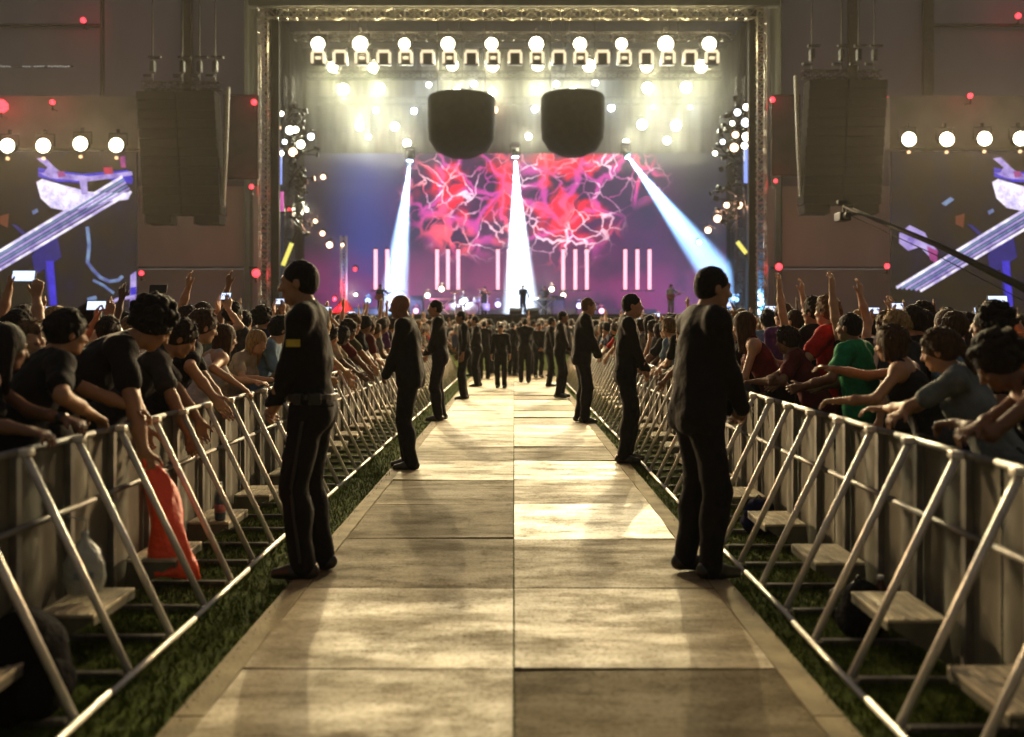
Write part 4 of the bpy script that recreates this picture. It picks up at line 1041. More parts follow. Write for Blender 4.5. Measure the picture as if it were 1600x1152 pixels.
# camera crane on the right
def jib():
    a, b = W(1318, 322, 24.), W(1640, 470, 21.)
    o = empty('camera_crane', (b.x, b.y, -.02), 0, 'long thin black camera crane reaching in over the crowd from the right', 'camera crane')
    off = Vector(o.location); L = lambda v: v - off
    m = MB(); c = (a + b) / 2 + Vector((0, 0, .10)); m.tube([L(a), L(c), L(b)], [.045, .07, .1], 8); m.tube([L(a) + Vector((0, 0, -.16)), L(c) + Vector((0, 0, -.26)), L(b) + Vector((0, 0, -.3))], [.012, .012, .012], 5); m.build('arm', M['black_metal'], o, True)
    m = MB(); q = L(a); m.tube([q, q + Vector((0, 0, -.16))], .03, 6); m.box(q + Vector((-.02, 0, -.28)), (.3, .42, .22), bev=.03); m.tube([q + Vector((-.02, -.2, -.28)), q + Vector((-.02, -.4, -.28))], .08, 10); m.box(q + Vector((0, .05, .1)), (.28, .1, .1), bev=.02); m.build('camera_head', M['black_metal'], o)
    m = MB(); q = L(b); m.tube([q, (0, 0, 1.2)], .06, 8)
    for t in range(3):
        an = t * 2.094; m.tube([(0, 0, 1.2), (math.cos(an) * .9, math.sin(an) * .9, .03)], .035, 6)
    m.build('tripod', M['black_metal'], o)
    m = MB(); d = (b - a).normalized(); m.tube([q, q + d * 1.6], .09, 8); m.box(q + d * 1.6, (.3, .3, .35), bev=.03); m.build('counterweight', M['black_metal'], o)
jib()

# ================================================================== PEOPLE
SK = {'pale': (.46, .26, .15), 'tan': (.36, .18, .085), 'brown': (.19, .085, .04), 'dark': (.09, .045, .028)}
HR = {'black': (.008, .006, .005), 'dark brown': (.022, .012, .007), 'brown': (.06, .032, .014), 'light brown': (.14, .08, .035), 'blond': (.32, .2, .08), 'grey': (.2, .19, .18)}
SH = {'black': (.009, .009, .01), 'dark grey': (.035, .035, .035), 'grey': (.12, .125, .12), 'white': (.55, .53, .5), 'navy': (.012, .018, .06), 'maroon': (.10, .012, .015), 'red': (.5, .018, .015), 'green': (.01, .22, .08), 'olive': (.06, .06, .025), 'beige': (.36, .29, .2), 'orange': (.5, .13, .02), 'light blue': (.16, .26, .36), 'purple': (.09, .03, .12)}
DK = {'skin': SK['tan'], 'shirt': (.008, .0075, .008), 'legs': (.007, .007, .008), 'hair': HR['black']}

# --- guards -------------------------------------------------------
G1 = dict(top='long', tucked=True, slim=True, hair='crop', lean=0, wrL=(-.04, .215, .885), wrR=(.045, .235, .87), elL=(-.6, -1, -.2), elR=(.6, -1, -.2), handL=(.9, .3, -.45), handR=(-.9, .25, -.5), palmL=(.2, -1, 0), palmR=(-.2, -1, 0), footL=(-.1, .02, .07), footR=(.1, -.035, .07), build=.98, fat=.95, pitch=4, curlL=.6, curlR=.8)
G2 = dict(G1, tucked=False, lean=2, wrL=(-.05, .25, .87), wrR=(.05, .27, .85), footL=(-.1, -.03, .07), footR=(.11, .03, .07), pitch=6, build=1.03, fat=1.0, loose=.02)
G3 = dict(G1, build=.94, fat=.92, wrL=(-.03, .20, .90), wrR=(.04, .22, .88), pitch=1)
G4 = dict(G1, wrL=(-.26, .06, .84), wrR=(.25, .1, .86), elL=(-.8, -1, 0), elR=(.8, -1, 0), handL=(0, .2, -1), handR=(0, .25, -1), palmL=(1, 0, 0), palmR=(-1, 0, 0))
tG1, tG2 = make_person(G1, .0075, True), make_person(G2, .0075, True)
tG3, tG4, tG5 = make_person(G3, .012, True), make_person(G4, .012, True), make_person(dict(G2, hair='bald'), .012, True)
def dress_guard(o, tp, badge=False, belt=True):
    J = tp['J']
    if belt:
        m = MB(); c = J['hip'] + J['Rt'] @ np.array([0, 0, .045]); n = 28; rings = []
        for z in (-.022, .022):
            for rr in (0, 1): pass
        prof = []
        for k in range(n):
            a = 2 * math.pi * k / n; prof.append((math.cos(a), math.sin(a)))
        def ring(rx, ry, z): return [m.bm.verts.new(tuple(c + J['Rt'] @ np.array([x * rx, y * ry - .006, z]))) for x, y in prof]
        fx, fy = .178 * tp['sp'].get('fat', 1), .135 * tp['sp'].get('fat', 1)
        A = [ring(fx, fy, -.022), ring(fx + .004, fy + .004, -.018), ring(fx + .004, fy + .004, .018), ring(fx, fy, .022)]
        for a, b in zip(A, A[1:]):
            for k in range(n): m.bm.faces.new((a[k], a[(k + 1) % n], b[(k + 1) % n], b[k]))
        b_ = m.build('belt', M['belt'], o)
        for ang, w_ in ((200, .07), (165, .05), (330, .06), (90, .045)):
            p = c + J['Rt'] @ np.array([math.cos(R(ang)) * (fx + .018), math.sin(R(ang)) * (fy + .018) - .006, 0])
            m = MB(); m.box(tuple(p), (w_, .03, .06 if ang != 90 else .035), Matrix.Rotation(R(ang + 90), 3, 'Z'), bev=.006); m.build('belt_pouch' if ang != 90 else 'buckle', M['leather'] if ang != 90 else M['alu'], b_)
    for n in ('LR' if belt else ''):      # satin stripe down the outer leg
        sgn = 1 if n == 'R' else -1; P_ = [J['hp' + n] * (1 - t) + J['kn' + n] * t for t in (.1, .5, .95)] + [J['kn' + n] * (1 - t) + J['an' + n] * t for t in (.3, .65, .95)]
        rr = [.108, .096, .083, .079, .074, .068]; m = MB(); bm = m.bm; prev = None
        for p, r_ in zip(P_, rr):
            q = [bm.verts.new((p[0] + sgn * r_ * 1.0, p[1] + dy, p[2])) for dy in (-.008, .008)] + [bm.verts.new((p[0] + sgn * (r_ - .012), p[1] + dy, p[2])) for dy in (.008, -.008)]
            if prev:
                for k in range(4): bm.faces.new((prev[k], prev[(k + 1) % 4], q[(k + 1) % 4], q[k]))
            prev = q
        m.build('trouser_stripe', M['stripe'], o, True)
    if badge:
        for n in 'LR':
            s_ = J['sh' + n] * .55 + J['el' + n] * .45; sgn = 1 if n == 'R' else -1
            m = MB(); m.box(tuple(s_ + np.array([sgn * .062, -.005, -.01])), (.008, .075, .04), bev=.003); m.build('sleeve_badge', M['badge'], o)
M['belt'] = mat('belt_leather', (.05, .045, .035), .4, 0, .2, 12); M['stripe'] = mat('satin_stripe', (.011, .011, .013), .5, 0, .1); M['badge'] = mat('yellow_badge', (.5, .38, .03), .6, 0, .2, 30)
# feet x, feet y, head top y, side, template, label
GU = [(487, 897, 400, -1, tG1, 'tan', 'nearest left security guard in dark uniform with grey belt and yellow sleeve badge'),
      (1090, 897, 408, 1, tG2, 'tan', 'nearest security guard on the right, in a black suit with the jacket over the hips'),
      (640, 732, 455, -1, tG5, 'brown', 'second security guard on the left, stocky and shaven-headed in black'),
      (978, 722, 455, 1, tG3, 'tan', 'second security guard on the right, slim in black with short hair'),
      (687, 657, 466, -1, tG3, 'tan', 'third security guard on the left edge of the walkway'),
      (909, 660, 462, 1, tG2, 'tan', 'third security guard on the right edge of the walkway, light short hair'),
      (725, 624, 484, -1, tG4, 'brown', 'fourth security guard on the left edge of the walkway'),
      (875, 621, 484, 1, tG3, 'brown', 'fourth security guard on the right edge of the walkway'),
      (746, 604, 492, -1, tG3, 'tan', 'fifth security guard on the left edge of the walkway'),
      (858, 604, 494, 1, tG4, 'tan', 'fifth security guard on the right edge of the walkway')]
for px, fy, hy, s, tp, sk, lb in GU:
    Y = F * H / (fy - 512); X = (px - 803) * Y / F; ht = H + (512 - hy) * Y / F
    cols = dict(DK, skin=SK[sk]); 
    if 'light short' in lb: cols['hair'] = HR['light brown']
    o = place_person(tp, (X, Y, 0), R(90 if s < 0 else -90) + R(random.uniform(-14, 14)), ht / 1.75, cols, lb, 'security guards lining the walkway')
    if tp in (tG1, tG2): dress_guard(o, tp, tp is tG1, tp is tG1)
MID = [(783, 606, 506, tG4, 170), (820, 598, 495, tG3, 0), (757, 592, 500, tG4, 20), (841, 590, 503, tG2, 200), (800, 587, 502, tG3, -30), (768, 584, 497, tG2, 60), (862, 588, 498, tG4, 90), (812, 583, 505, tG4, 120), (737, 588, 499, tG3, 80), (829, 584, 499, tG2, -90)]
for i, (px, fy, hy, tp, rz) in enumerate(MID):
    Y = F * H / (fy - 512); X = (px - 803) * Y / F; ht = H + (512 - hy) * Y / F
    pos = ORD[i].replace('nearest', 'first')
    place_person(tp, (X, Y, 0), R(rz), ht / 1.75, dict(DK), 'person in black standing across the far end of the walkway in front of the stage', 'people in black at the far end of the walkway')

# --- performers ---------------------------------------------------
LOWP = {}
def low(sp, key):
    if key not in LOWP: LOWP[key] = make_person(sp, .022, False)
    return LOWP[key]
for px, Y, sp, key, rz, lb, cols in (
    (817, 54.5, dict(top='long', wrR=(.08, .28, 1.38), wrL=(-.3, .15, .95)), 'sing', 180, 'singer standing in the white beam at the middle of the stage', dict(DK, shirt=(.02, .05, .12), legs=(.02, .05, .12))),
    (595, 54.5, dict(top='tee', wrR=(.15, .25, 1.0), wrL=(-.45, .3, 1.2)), 'gtr', 170, 'guitarist at the left of the stage beside the pink tubes', DK),
    (757, 57.3, dict(top='tee', wrR=(.2, .4, 1.2), wrL=(-.2, .4, 1.15)), 'drm', 180, 'drummer behind the drum kit', DK),
    (850, 56.2, dict(top='tee', wrR=(.2, .35, 1.02), wrL=(-.2, .35, 1.02), lean=12), 'key', 180, 'keyboard player right of the singer', DK),
    (1048, 54.5, dict(top='tee', wrR=(.15, .25, 1.0), wrL=(-.45, .3, 1.25)), 'gtr', 190, 'guitarist in pale clothes at the right of the stage', dict(DK, shirt=(.4, .4, .42), legs=(.3, .3, .3)))):
    tp = low(sp, key); o = place_person(tp, ((px - 803) * Y / F, Y, 2.125), R(rz), 1.02, cols, lb, 'musicians on the stage')
    if key == 'gtr':
        g = empty('guitar', to_world(o, (0, .22, 1.0)), R(rz), lb.replace('guitarist', 'guitar held by the guitarist'), 'guitar')
        m = MB(); m.lathe([(.17, -.03), (.18, 0), (.17, .03)], (.12, 0, 0), 14, Matrix.Rotation(R(90), 3, 'X')); m.lathe([(.12, -.03), (.13, 0), (.12, .03)], (-.06, 0, .06), 14, Matrix.Rotation(R(90), 3, 'X')); m.build('guitar_body', mat('red_guitar', (.3, .03, .02), .3), g)
        m = MB(); m.box((-.45, 0, .2), (.7, .025, .05), Matrix.Rotation(R(22), 3, 'Y')); m.build('neck', mat('maple', (.3, .18, .08), .4), g)

# --- crowd: helpers -----------------------------------------------
def phone(p, rz, label, lit=True, tilt=15, size=1.0):
    label = ' '.join(label.split()[:16])
    o = empty('mobile_phone', p, rz, label, 'phone', 'mobile phones held up by the crowd'); o.rotation_euler = (R(-tilt), 0, rz)
    m = MB(); m.box((0, 0, 0), (.15 * size, .009, .075 * size), bev=.003); m.build('case', M['black_metal'], o)
    m = MB(); m.box((0, -.0062, 0), (.135 * size, .002, .064 * size)); m.build('screen', PH if lit else M['leather'], o)
PH = emat('phone_screen', (.62, .72, 1.0), 1.6)
XL, XR = -2.035, 1.82
def PX(px, py, X): Y = F * X / (px - 803); return np.array([X, Y, H - (py - 512) * Y / F])
def hero(px, py, X, rz, sp, cols, label, res=.0085, z0=-.02, wr={}, group=None, sc=None, fixz=None):
    """head centre placed at a measured point; wrists given in world space"""
    hp = PX(px, py, X)
    if fixz: hp[2] = fixz
    J = skeleton(sp); hl = J['head']; s = (hp[2] - z0) / hl[2]
    s = min(max(s, .86), 1.10) if sc is None else sc
    c, sn = math.cos(R(rz)), math.sin(R(rz))
    ox = hp[0] - s * (c * hl[0] - sn * hl[1]); oy = hp[1] - s * (sn * hl[0] + c * hl[1])
    def loc(p):
        d = (np.array(p) - np.array([ox, oy, z0])) / s; return (c * d[0] + sn * d[1], -sn * d[0] + c * d[1], d[2])
    sp = dict(sp)
    for k, p in wr.items(): sp[k] = loc(p)
    tp = make_person(sp, res, True)
    o = place_person(tp, (ox, oy, z0), R(rz), s, cols, label, group)
    return o, tp
def wp(o, tp, n, off=0.05):
    J = tp['J']; return to_world(o, J['wr' + n] + J['hd' + n] * off)
def cl(sk, sh, hr, lg='dark grey'): return dict(skin=SK[sk], shirt=SH[sh], legs=SH[lg], hair=HR[hr])

LEANF = dict(lean=30, hipback=-.1, hipz=.90)
OVER = dict(palmL=(0, 0, -1), palmR=(0, 0, -1))
# left side ---------------------------------------------------------
o, tp = hero(10, 545, -2.33, -62, dict(female=True, top='tank', hair='long', lean=24, yaw=15, elL=(-1, -.3, -.6), elR=(1, -.2, -.8), curlL=.9, curlR=.9, **OVER), cl('brown', 'black', 'black'),
     'woman in black tank top with long dark hair and wristwatch, leaning at left edge', wr=dict(wrL=(-2.06, 4.36, .985), wrR=(-2.03, 3.95, .98)))
o.children  # noqa
J = tp['J']; m = MB(); a = J['wrL'] - J['hdL'] * .015; m.tube([a, a - J['hdL'] * .035], .034, 12); m.build('watch', M['leather'], o, True)
o, tp = hero(52, 562, -2.72, -150, dict(female=True, top='tee', hair='bob', lean=12, yaw=6, pitch=-6, roll=8), cl('pale', 'dark grey', 'light brown'), 'smiling person with light brown bobbed hair looking back towards the camera in the left crowd')
o, tp = hero(106, 522, -2.26, -48, dict(top='tee', hair='short', lean=24, yaw=4, pitch=0, build=1.03, elL=(-1, -.4, -.6), elR=(1, 0, -.9), curlL=.8, curlR=.8, **OVER), cl('tan', 'black', 'black'),
     'short-haired man in plain black T-shirt leaning on left barrier, seen from behind', wr=dict(wrL=(-2.04, 5.05, .985), wrR=(-2.06, 4.62, .985)))
o, tp = hero(238, 512, -2.07, -66, dict(top='tee', hair='curly', lean=46, hipback=-.22, hipz=.9, yaw=10, pitch=22, elL=(-1, 0, .1), elR=(1, 0, .1), curlL=1.3, curlR=1.3, handL=(0, .2, -1), handR=(0, .2, -1)), cl('tan', 'black', 'black'),
     'person in black T-shirt bending far over the left barrier, holding the red bag', wr=dict(wrL=(-1.92, 5.06, .66), wrR=(-1.92, 4.98, .64)))
bagp = wp(o, tp, 'R', .07)
o, tp = hero(282, 530, -2.13, -70, dict(top='tee', hair='short', lean=40, hipback=-.2, yaw=5, pitch=15, elL=(-1, 0, -.2), elR=(1, 0, -.2), curlL=.6, curlR=.6, handL=(0, .2, -1), handR=(0, .2, -1)), cl('tan', 'dark grey', 'dark brown'),
     'person in a dark grey T-shirt reaching down over the left barrier beyond the red bag', wr=dict(wrL=(-1.93, 6.0, .72), wrR=(-1.93, 5.72, .68)))
o, tp = hero(318, 512, -2.2, -65, dict(top='tee', hair='short', lean=26, yaw=12, pitch=5, elL=(-1, 0, -.6), elR=(1, 0, -.6), curlL=.6, curlR=.6, handL=(.1, .3, -1), **{}), cl('pale', 'black', 'brown'),
     'brown-haired person in a black T-shirt with pale arms stretched over the left barrier', wr=dict(wrL=(-1.95, 6.6, .78), wrR=(-2.0, 6.3, .95)))
o, tp = hero(352, 530, -2.25, -55, dict(female=True, top='tank', hair='long', lean=22, yaw=10, pitch=0, elL=(-1, 0, -.6), elR=(1, 0, -.6), curlL=.6, curlR=.6, **OVER), dict(cl('pale', 'white', 'brown')),
     'woman in a white tank top with brown hair leaning on the left barrier', wr=dict(wrL=(-2.03, 7.45, .98), wrR=(-2.03, 7.0, .98)))
o, tp = hero(402, 540, -2.2, -100, dict(female=True, top='tee', hair='long', lean=26, yaw=-12, pitch=8, curlL=.6, curlR=.6, **OVER), dict(cl('pale', 'beige', 'blond')),
     'blond woman in beige top leaning on the left barrier just before the nearest guard', res=.01, wr=dict(wrL=(-2.0, 8.3, .98), wrR=(-2.02, 7.8, .98)))
o, tp = hero(412, 500, -2.85, -40, dict(top='tee', hair='curly', lean=4), cl('tan', 'navy', 'black'), 'bushy-haired person in navy shirt in the second row left, before the nearest guard', res=.012)
# arms raised behind them
UPR = dict(handL=(0, .1, 1), handR=(0, .1, 1), palmL=(.6, .8, 0), palmR=(-.6, .8, 0), elL=(-1, .2, -.6), elR=(1, .2, -.6))
for px, py, X, rz, lb, up, c_, hk in (
    (30, 515, -3.05, -20, 'person with both arms raised filming at the far left edge', ((14, 452), (58, 452)), cl('tan', 'black', 'black'), 'short'),
    (172, 520, -2.95, -15, 'person in a maroon shirt holding a phone up behind the bending person on the left', ((150, 500), (171, 492)), cl('tan', 'maroon', 'dark brown'), 'short'),
    (232, 505, -3.2, -20, 'person in a grey shirt with one bent arm raising a dark phone, left crowd', ((222, 520), (246, 468)), cl('tan', 'grey', 'brown'), 'bob'),
    (275, 500, -3.6, -20, 'person in a black shirt holding a bright phone overhead in the left crowd', ((268, 502), (284, 500)), cl('tan', 'black', 'black'), 'short')):
    hp = PX(px, py, X); Yw = hp[1] + .22
    wL = W(up[0][0], up[0][1], Yw); wR = W(up[1][0], up[1][1], Yw)
    o, tp = hero(px, py, X, rz, dict(top='tee', hair=hk, **UPR, curlL=.9, curlR=.9), c_, lb, res=.010, wr=dict(wrL=tuple(wL), wrR=tuple(wR)))
    pL, pR = wp(o, tp, 'L', .1), wp(o, tp, 'R', .1)
    pp = (pL + pR) / 2 if 'both' in lb or 'overhead' in lb else (pR if 'one bent' in lb else pL)
    phone(pp + Vector((0, 0, .02)), 0, 'phone held up by the ' + lb.replace('person', 'person').split(' holding')[0].split(' with one')[0], 'dark phone' not in lb, size=1.05)

# right side --------------------------------------------------------
o, tp = hero(1560, 572, 2.08, 70, dict(female=True, top='tank', hair='curly', lean=36, hipback=-.15, yaw=6, pitch=24, elL=(-1, -.1, -.5), elR=(1, -.1, -.6), curlL=1.0, curlR=1.0, handL=(.5, .5, -.1), handR=(-.6, .5, -.1), **OVER), cl('brown', 'black', 'dark brown'),
     'big-haired person in a black printed top at the right edge, looking down over the barrier', wr=dict(wrL=(1.92, 4.12, .995), wrR=(1.88, 3.88, .99)))
J = tp['J']; m = MB(); Rc = J['Rc']
for i, (u, v, a_, b_) in enumerate(((-.05, .06, .05, .014), (.03, .05, .04, .012), (-.02, .02, .06, .012), (.05, .0, .03, .016), (-.06, -.02, .03, .014), (.0, -.05, .05, .012))):
    m.box(tuple(J['chest'] + Rc @ np.array([u, .150 - abs(u) * .3, v])), (a_, .02, b_), Matrix(Rc.tolist()), bev=.003)
m.build('shirt_print', mat('white_print', (.4, .4, .4), .8, 0, .4, 60), o)
o, tp = hero(1545, 512, 2.75, 62, dict(top='tee', hair='curly', lean=4, fat=1.1), cl('brown', 'black', 'black'), 'tall person with a bush of black hair in the second row at the right edge')
o, tp = hero(1468, 560, 2.14, 58, dict(female=True, top='tee', hair='pony', lean=24, yaw=-6, pitch=6, elL=(-1, 0, -.3), elR=(1, 0, -.5), curlL=.7, curlR=.7, handL=(.1, 1, 0), **OVER), dict(cl('tan', 'grey', 'brown'), shirt=(.13, .15, .14)),
     'woman in a grey T-shirt with tied brown hair resting her forearms on the right barrier', wr=dict(wrL=(1.9, 4.86, .99), wrR=(1.88, 4.62, .985)))
o, tp = hero(1392, 550, 2.2, 55, dict(female=True, top='tank', hair='bob', lean=20, yaw=-8, elL=(-1, 0, -.7), elR=(1, 0, -.5), curlL=.7, curlR=.7, **OVER), cl('tan', 'black', 'brown'),
     'bare-shouldered woman in a black tank top with bobbed brown hair at the right barrier', wr=dict(wrL=(1.86, 5.42, .99), wrR=(1.93, 5.72, 1.16)))
o, tp = hero(1326, 513, 2.48, 48, dict(top='tee', hair='crop', lean=5, yaw=-5, loose=.02, build=1.05, elR=(1, -.5, -.5)), cl('brown', 'green', 'black', 'navy'),
     'man in a bright green T-shirt with cropped black hair in the right crowd', wr=dict(wrL=(2.1, 6.9, .98), wrR=(2.35, 7.2, .96)))
o, tp = hero(1292, 488, 2.6, 52, dict(top='tee', hair='spiky', lean=3, yaw=-12, loose=.018, pitch=-3), cl('pale', 'red', 'light brown', 'navy'),
     'tall light-haired man in red T-shirt behind the green T-shirt on the right', wr=dict(wrL=(2.15, 7.6, 1.0), wrR=(2.3, 8.1, 1.1)))
o, tp = hero(1230, 560, 2.2, 60, dict(top='tee', hair='short', lean=22, yaw=-10, **OVER, curlL=.8, curlR=.8), cl('brown', 'maroon', 'dark brown'), 'short dark-haired person in maroon top leaning on right barrier, left of green T-shirt', wr=dict(wrL=(1.9, 7.45, .985), wrR=(1.88, 7.2, .985)))
o, tp = hero(1425, 505, 3.0, 40, dict(top='tee', hair='short', lean=3), cl('tan', 'black', 'dark brown'), 'dark-haired person in black standing behind the bare-shouldered woman on the right', res=.012)
o, tp = hero(1478, 508, 3.25, 30, dict(female=True, top='tee', hair='long', lean=3), cl('pale', 'purple', 'brown'), 'woman in a purple top in the third row right, behind the grey T-shirt', res=.012)
o, tp = hero(1398, 512, 2.72, 35, dict(top='tee', hair='short', lean=3, yaw=20), cl('pale', 'dark grey', 'blond'), 'blond person in a dark grey shirt behind the bobbed brown hair on the right', res=.012)
for px, py, X, rz, lb, up, c_ in (
    (1195, 512, 3.0, 20, 'blond person holding a lit phone up with both hands beyond the nearest right guard', ((1180, 512), (1214, 512)), cl('tan', 'black', 'blond')),
    (1560, 500, 3.7, 15, 'person in an orange shirt filming with a raised phone at the right edge', ((1545, 492), (1575, 492)), cl('pale', 'orange', 'brown'))):
    hp = PX(px, py, X); Yw = hp[1] + .25
    wL = W(*up[0], Yw); wR = W(*up[1], Yw)
    o, tp = hero(px, py, X, rz, dict(top='tee', hair='short', **UPR, curlL=.9, curlR=.9), c_, lb, res=.012, wr=dict(wrL=tuple(wL), wrR=tuple(wR)))
    phone((wp(o, tp, 'L', .1) + wp(o, tp, 'R', .1)) / 2 + Vector((0, 0, .02)), 0, 'lit phone of the ' + lb, True, size=1.1)

# --- crowd: rows of individuals ------------------------------------
VS = [  # authored for the right-hand crowd (mirrored for the left)
 ('leaning on the barrier', dict(top='tee', hair='short', lean=24, yaw=-30, wrL=(.08, .38, 1.0), wrR=(-.06, .42, 1.0), elL=(-1, 0, -.6), elR=(1, 0, -.6), **OVER)),
 ('leaning on the barrier', dict(female=True, top='tank', hair='long', lean=22, yaw=-35, wrL=(.0, .36, 1.0), wrR=(.06, .40, 1.02), elL=(-1, 0, -.6), elR=(1, 0, -.6), **OVER)),
 ('reaching over the barrier', dict(top='tee', hair='curly', lean=32, yaw=-15, hipback=-.12, wrL=(-.12, .60, .82), wrR=(.1, .50, .98), elL=(-1, 0, -.3), elR=(1, 0, -.3), handL=(0, .4, -1), **{})),
 ('reaching over the barrier', dict(female=True, top='tee', hair='bob', lean=30, yaw=-20, hipback=-.1, pitch=12, wrL=(-.18, .5, .98), wrR=(.14, .62, .85), elL=(-1, 0, -.3), elR=(1, 0, -.3))),
 ('standing', dict(top='tee', hair='short', lean=2, yaw=0, wrL=(-.2, .15, .9))),
 ('standing', dict(female=True, top='tee', hair='pony', lean=2, yaw=5)),
 ('with one arm raised', dict(top='tee', hair='short', wrR=(.2, .2, 1.92), handR=(0, 0, 1), palmR=(0, 1, 0), elR=(1, 0, -.2))),
 ('holding up a phone', dict(female=True, top='tank', hair='long', wrL=(-.07, .32, 1.66), wrR=(.07, .32, 1.66), handL=(0, .1, 1), handR=(0, .1, 1), palmL=(1, .3, 0), palmR=(-1, .3, 0), elL=(-1, .3, -.6), elR=(1, .3, -.6))),
 ('with both arms raised', dict(top='tee', hair='crop', wrL=(-.25, .1, 1.95), wrR=(.28, .15, 1.9), handL=(0, 0, 1), handR=(0, 0, 1), palmL=(0, 1, 0), palmR=(0, 1, 0), elL=(-1, 0, .2), elR=(1, 0, .2))),
 ('standing', dict(top='long', hair='curly', lean=2, fat=1.12)),
]
VT = [(d, make_person(dict(sp, shoes=False), .0125, True)) for d, sp in VS]
VTL = [(d, make_person(dict(sp, shoes=False), .022, False)) for d, sp in VS]
cand = []
for s in (-1, 1):
    XB = abs(XL) if s < 0 else XR
    ys = 8.4 if s < 0 else 7.9
    y = ys
    while y < 28.5: cand.append((s, s * (XB + .34 + random.uniform(-.02, .05)), y, 0)); y += random.uniform(.50, .62)
    y = 7.6
    while y < 28: cand.append((s, s * (XB + .85 + random.uniform(-.1, .12)), y + random.uniform(-.1, .1), 1)); y += random.uniform(.58, .72)
    for row in range(2, 12):
        X = XB + .85 + .6 * (row - 1); y = max(X / .53, 6.8) + (row % 2) * .3
        while y < 22: cand.append((s, s * (X + random.uniform(-.15, .15)), y, row)); y += random.uniform(.65, .85)
bands = [(5.4, 'by first guard'), (9.5, 'before second guard'), (14.2, 'before third guard'), (19, 'before fourth guard'), (24, 'before fifth guard'), (99, 'past fifth guard')]
cand.sort(key=lambda c: (0 if c[3] < 2 else 1, c[2] if c[3] >= 2 else c[2]))
front = [c for c in cand if c[3] < 2]; rest = sorted([c for c in cand if c[3] >= 2], key=lambda c: c[2])
NIND = 240
chosen = front + rest[:max(0, NIND - len(front))]; leftover = rest[max(0, NIND - len(front)):]
shn = list(SH); hrn = list(HR)
for (s, X, Y, row) in chosen:
    if row == 0: v = random.choice((0, 1, 2, 3, 0, 1))
    elif row == 1: v = random.choice((4, 5, 4, 5, 6, 7, 9, 8))
    else: v = random.choice((4, 5, 4, 5, 4, 5, 9, 6, 7))
    far = Y > 13; d, tp = (VTL if far else VT)[v]
    shc = random.choices(shn, [9, 5, 4, 4, 3, 2, 1, 1, 2, 3, .6, 2, 1.5])[0]; hc = random.choices(hrn, [5, 6, 5, 2.5, 2, .3])[0]; sk = random.choices(list(SK), [4, 5, 2, 1])[0]
    if abs(px - 803) < 0: pass
    scl = random.uniform(.88, .98) if row < 2 else random.uniform(.86, .955)
    if row == 0: rz = 90 - random.uniform(-5, 35)
    else: rz = random.uniform(0, 45)
    bd = next(b for lim, b in bands if Y < lim); sd = 'left' if s < 0 else 'right'
    rown = (f'{sd} front row', f'{sd} second row')[row] if row < 2 else f'deep in {sd} crowd'
    d2 = d.replace('leaning on the barrier', 'leaning').replace('reaching over the barrier', 'reaching over').replace('holding up a phone', 'filming').replace('with one arm raised', 'arm raised').replace('with both arms raised', 'arms raised')
    hs_ = {'short': 'short', 'crop': 'cropped', 'long': 'long', 'bob': 'bobbed', 'curly': 'bushy', 'pony': 'tied-back'}[VS[v][1]['hair']]
    lb = f'{shc} top, {hs_} {hc} hair, {d2}, {rown}, {bd}'
    lb = ' '.join(lb.split())
    o = place_person(tp, (X, Y, -.02), R(rz * (1 if s > 0 else -1)), scl, dict(skin=SK[sk], shirt=SH[shc], legs=SH[random.choice(('navy', 'black', 'dark grey'))], hair=HR[hc]), lb, f'people in the {rown}' if row < 2 else f'people {rown}', minimal=True)
    if s < 0: o.scale = (-scl, scl, scl)
    if v == 7 and Y < 24:
        phone(to_world(o, (0, .36, 1.79)), o.rotation_euler.z, f'phone of person in {shc} top, {rown}, {bd}', random.random() < .75)
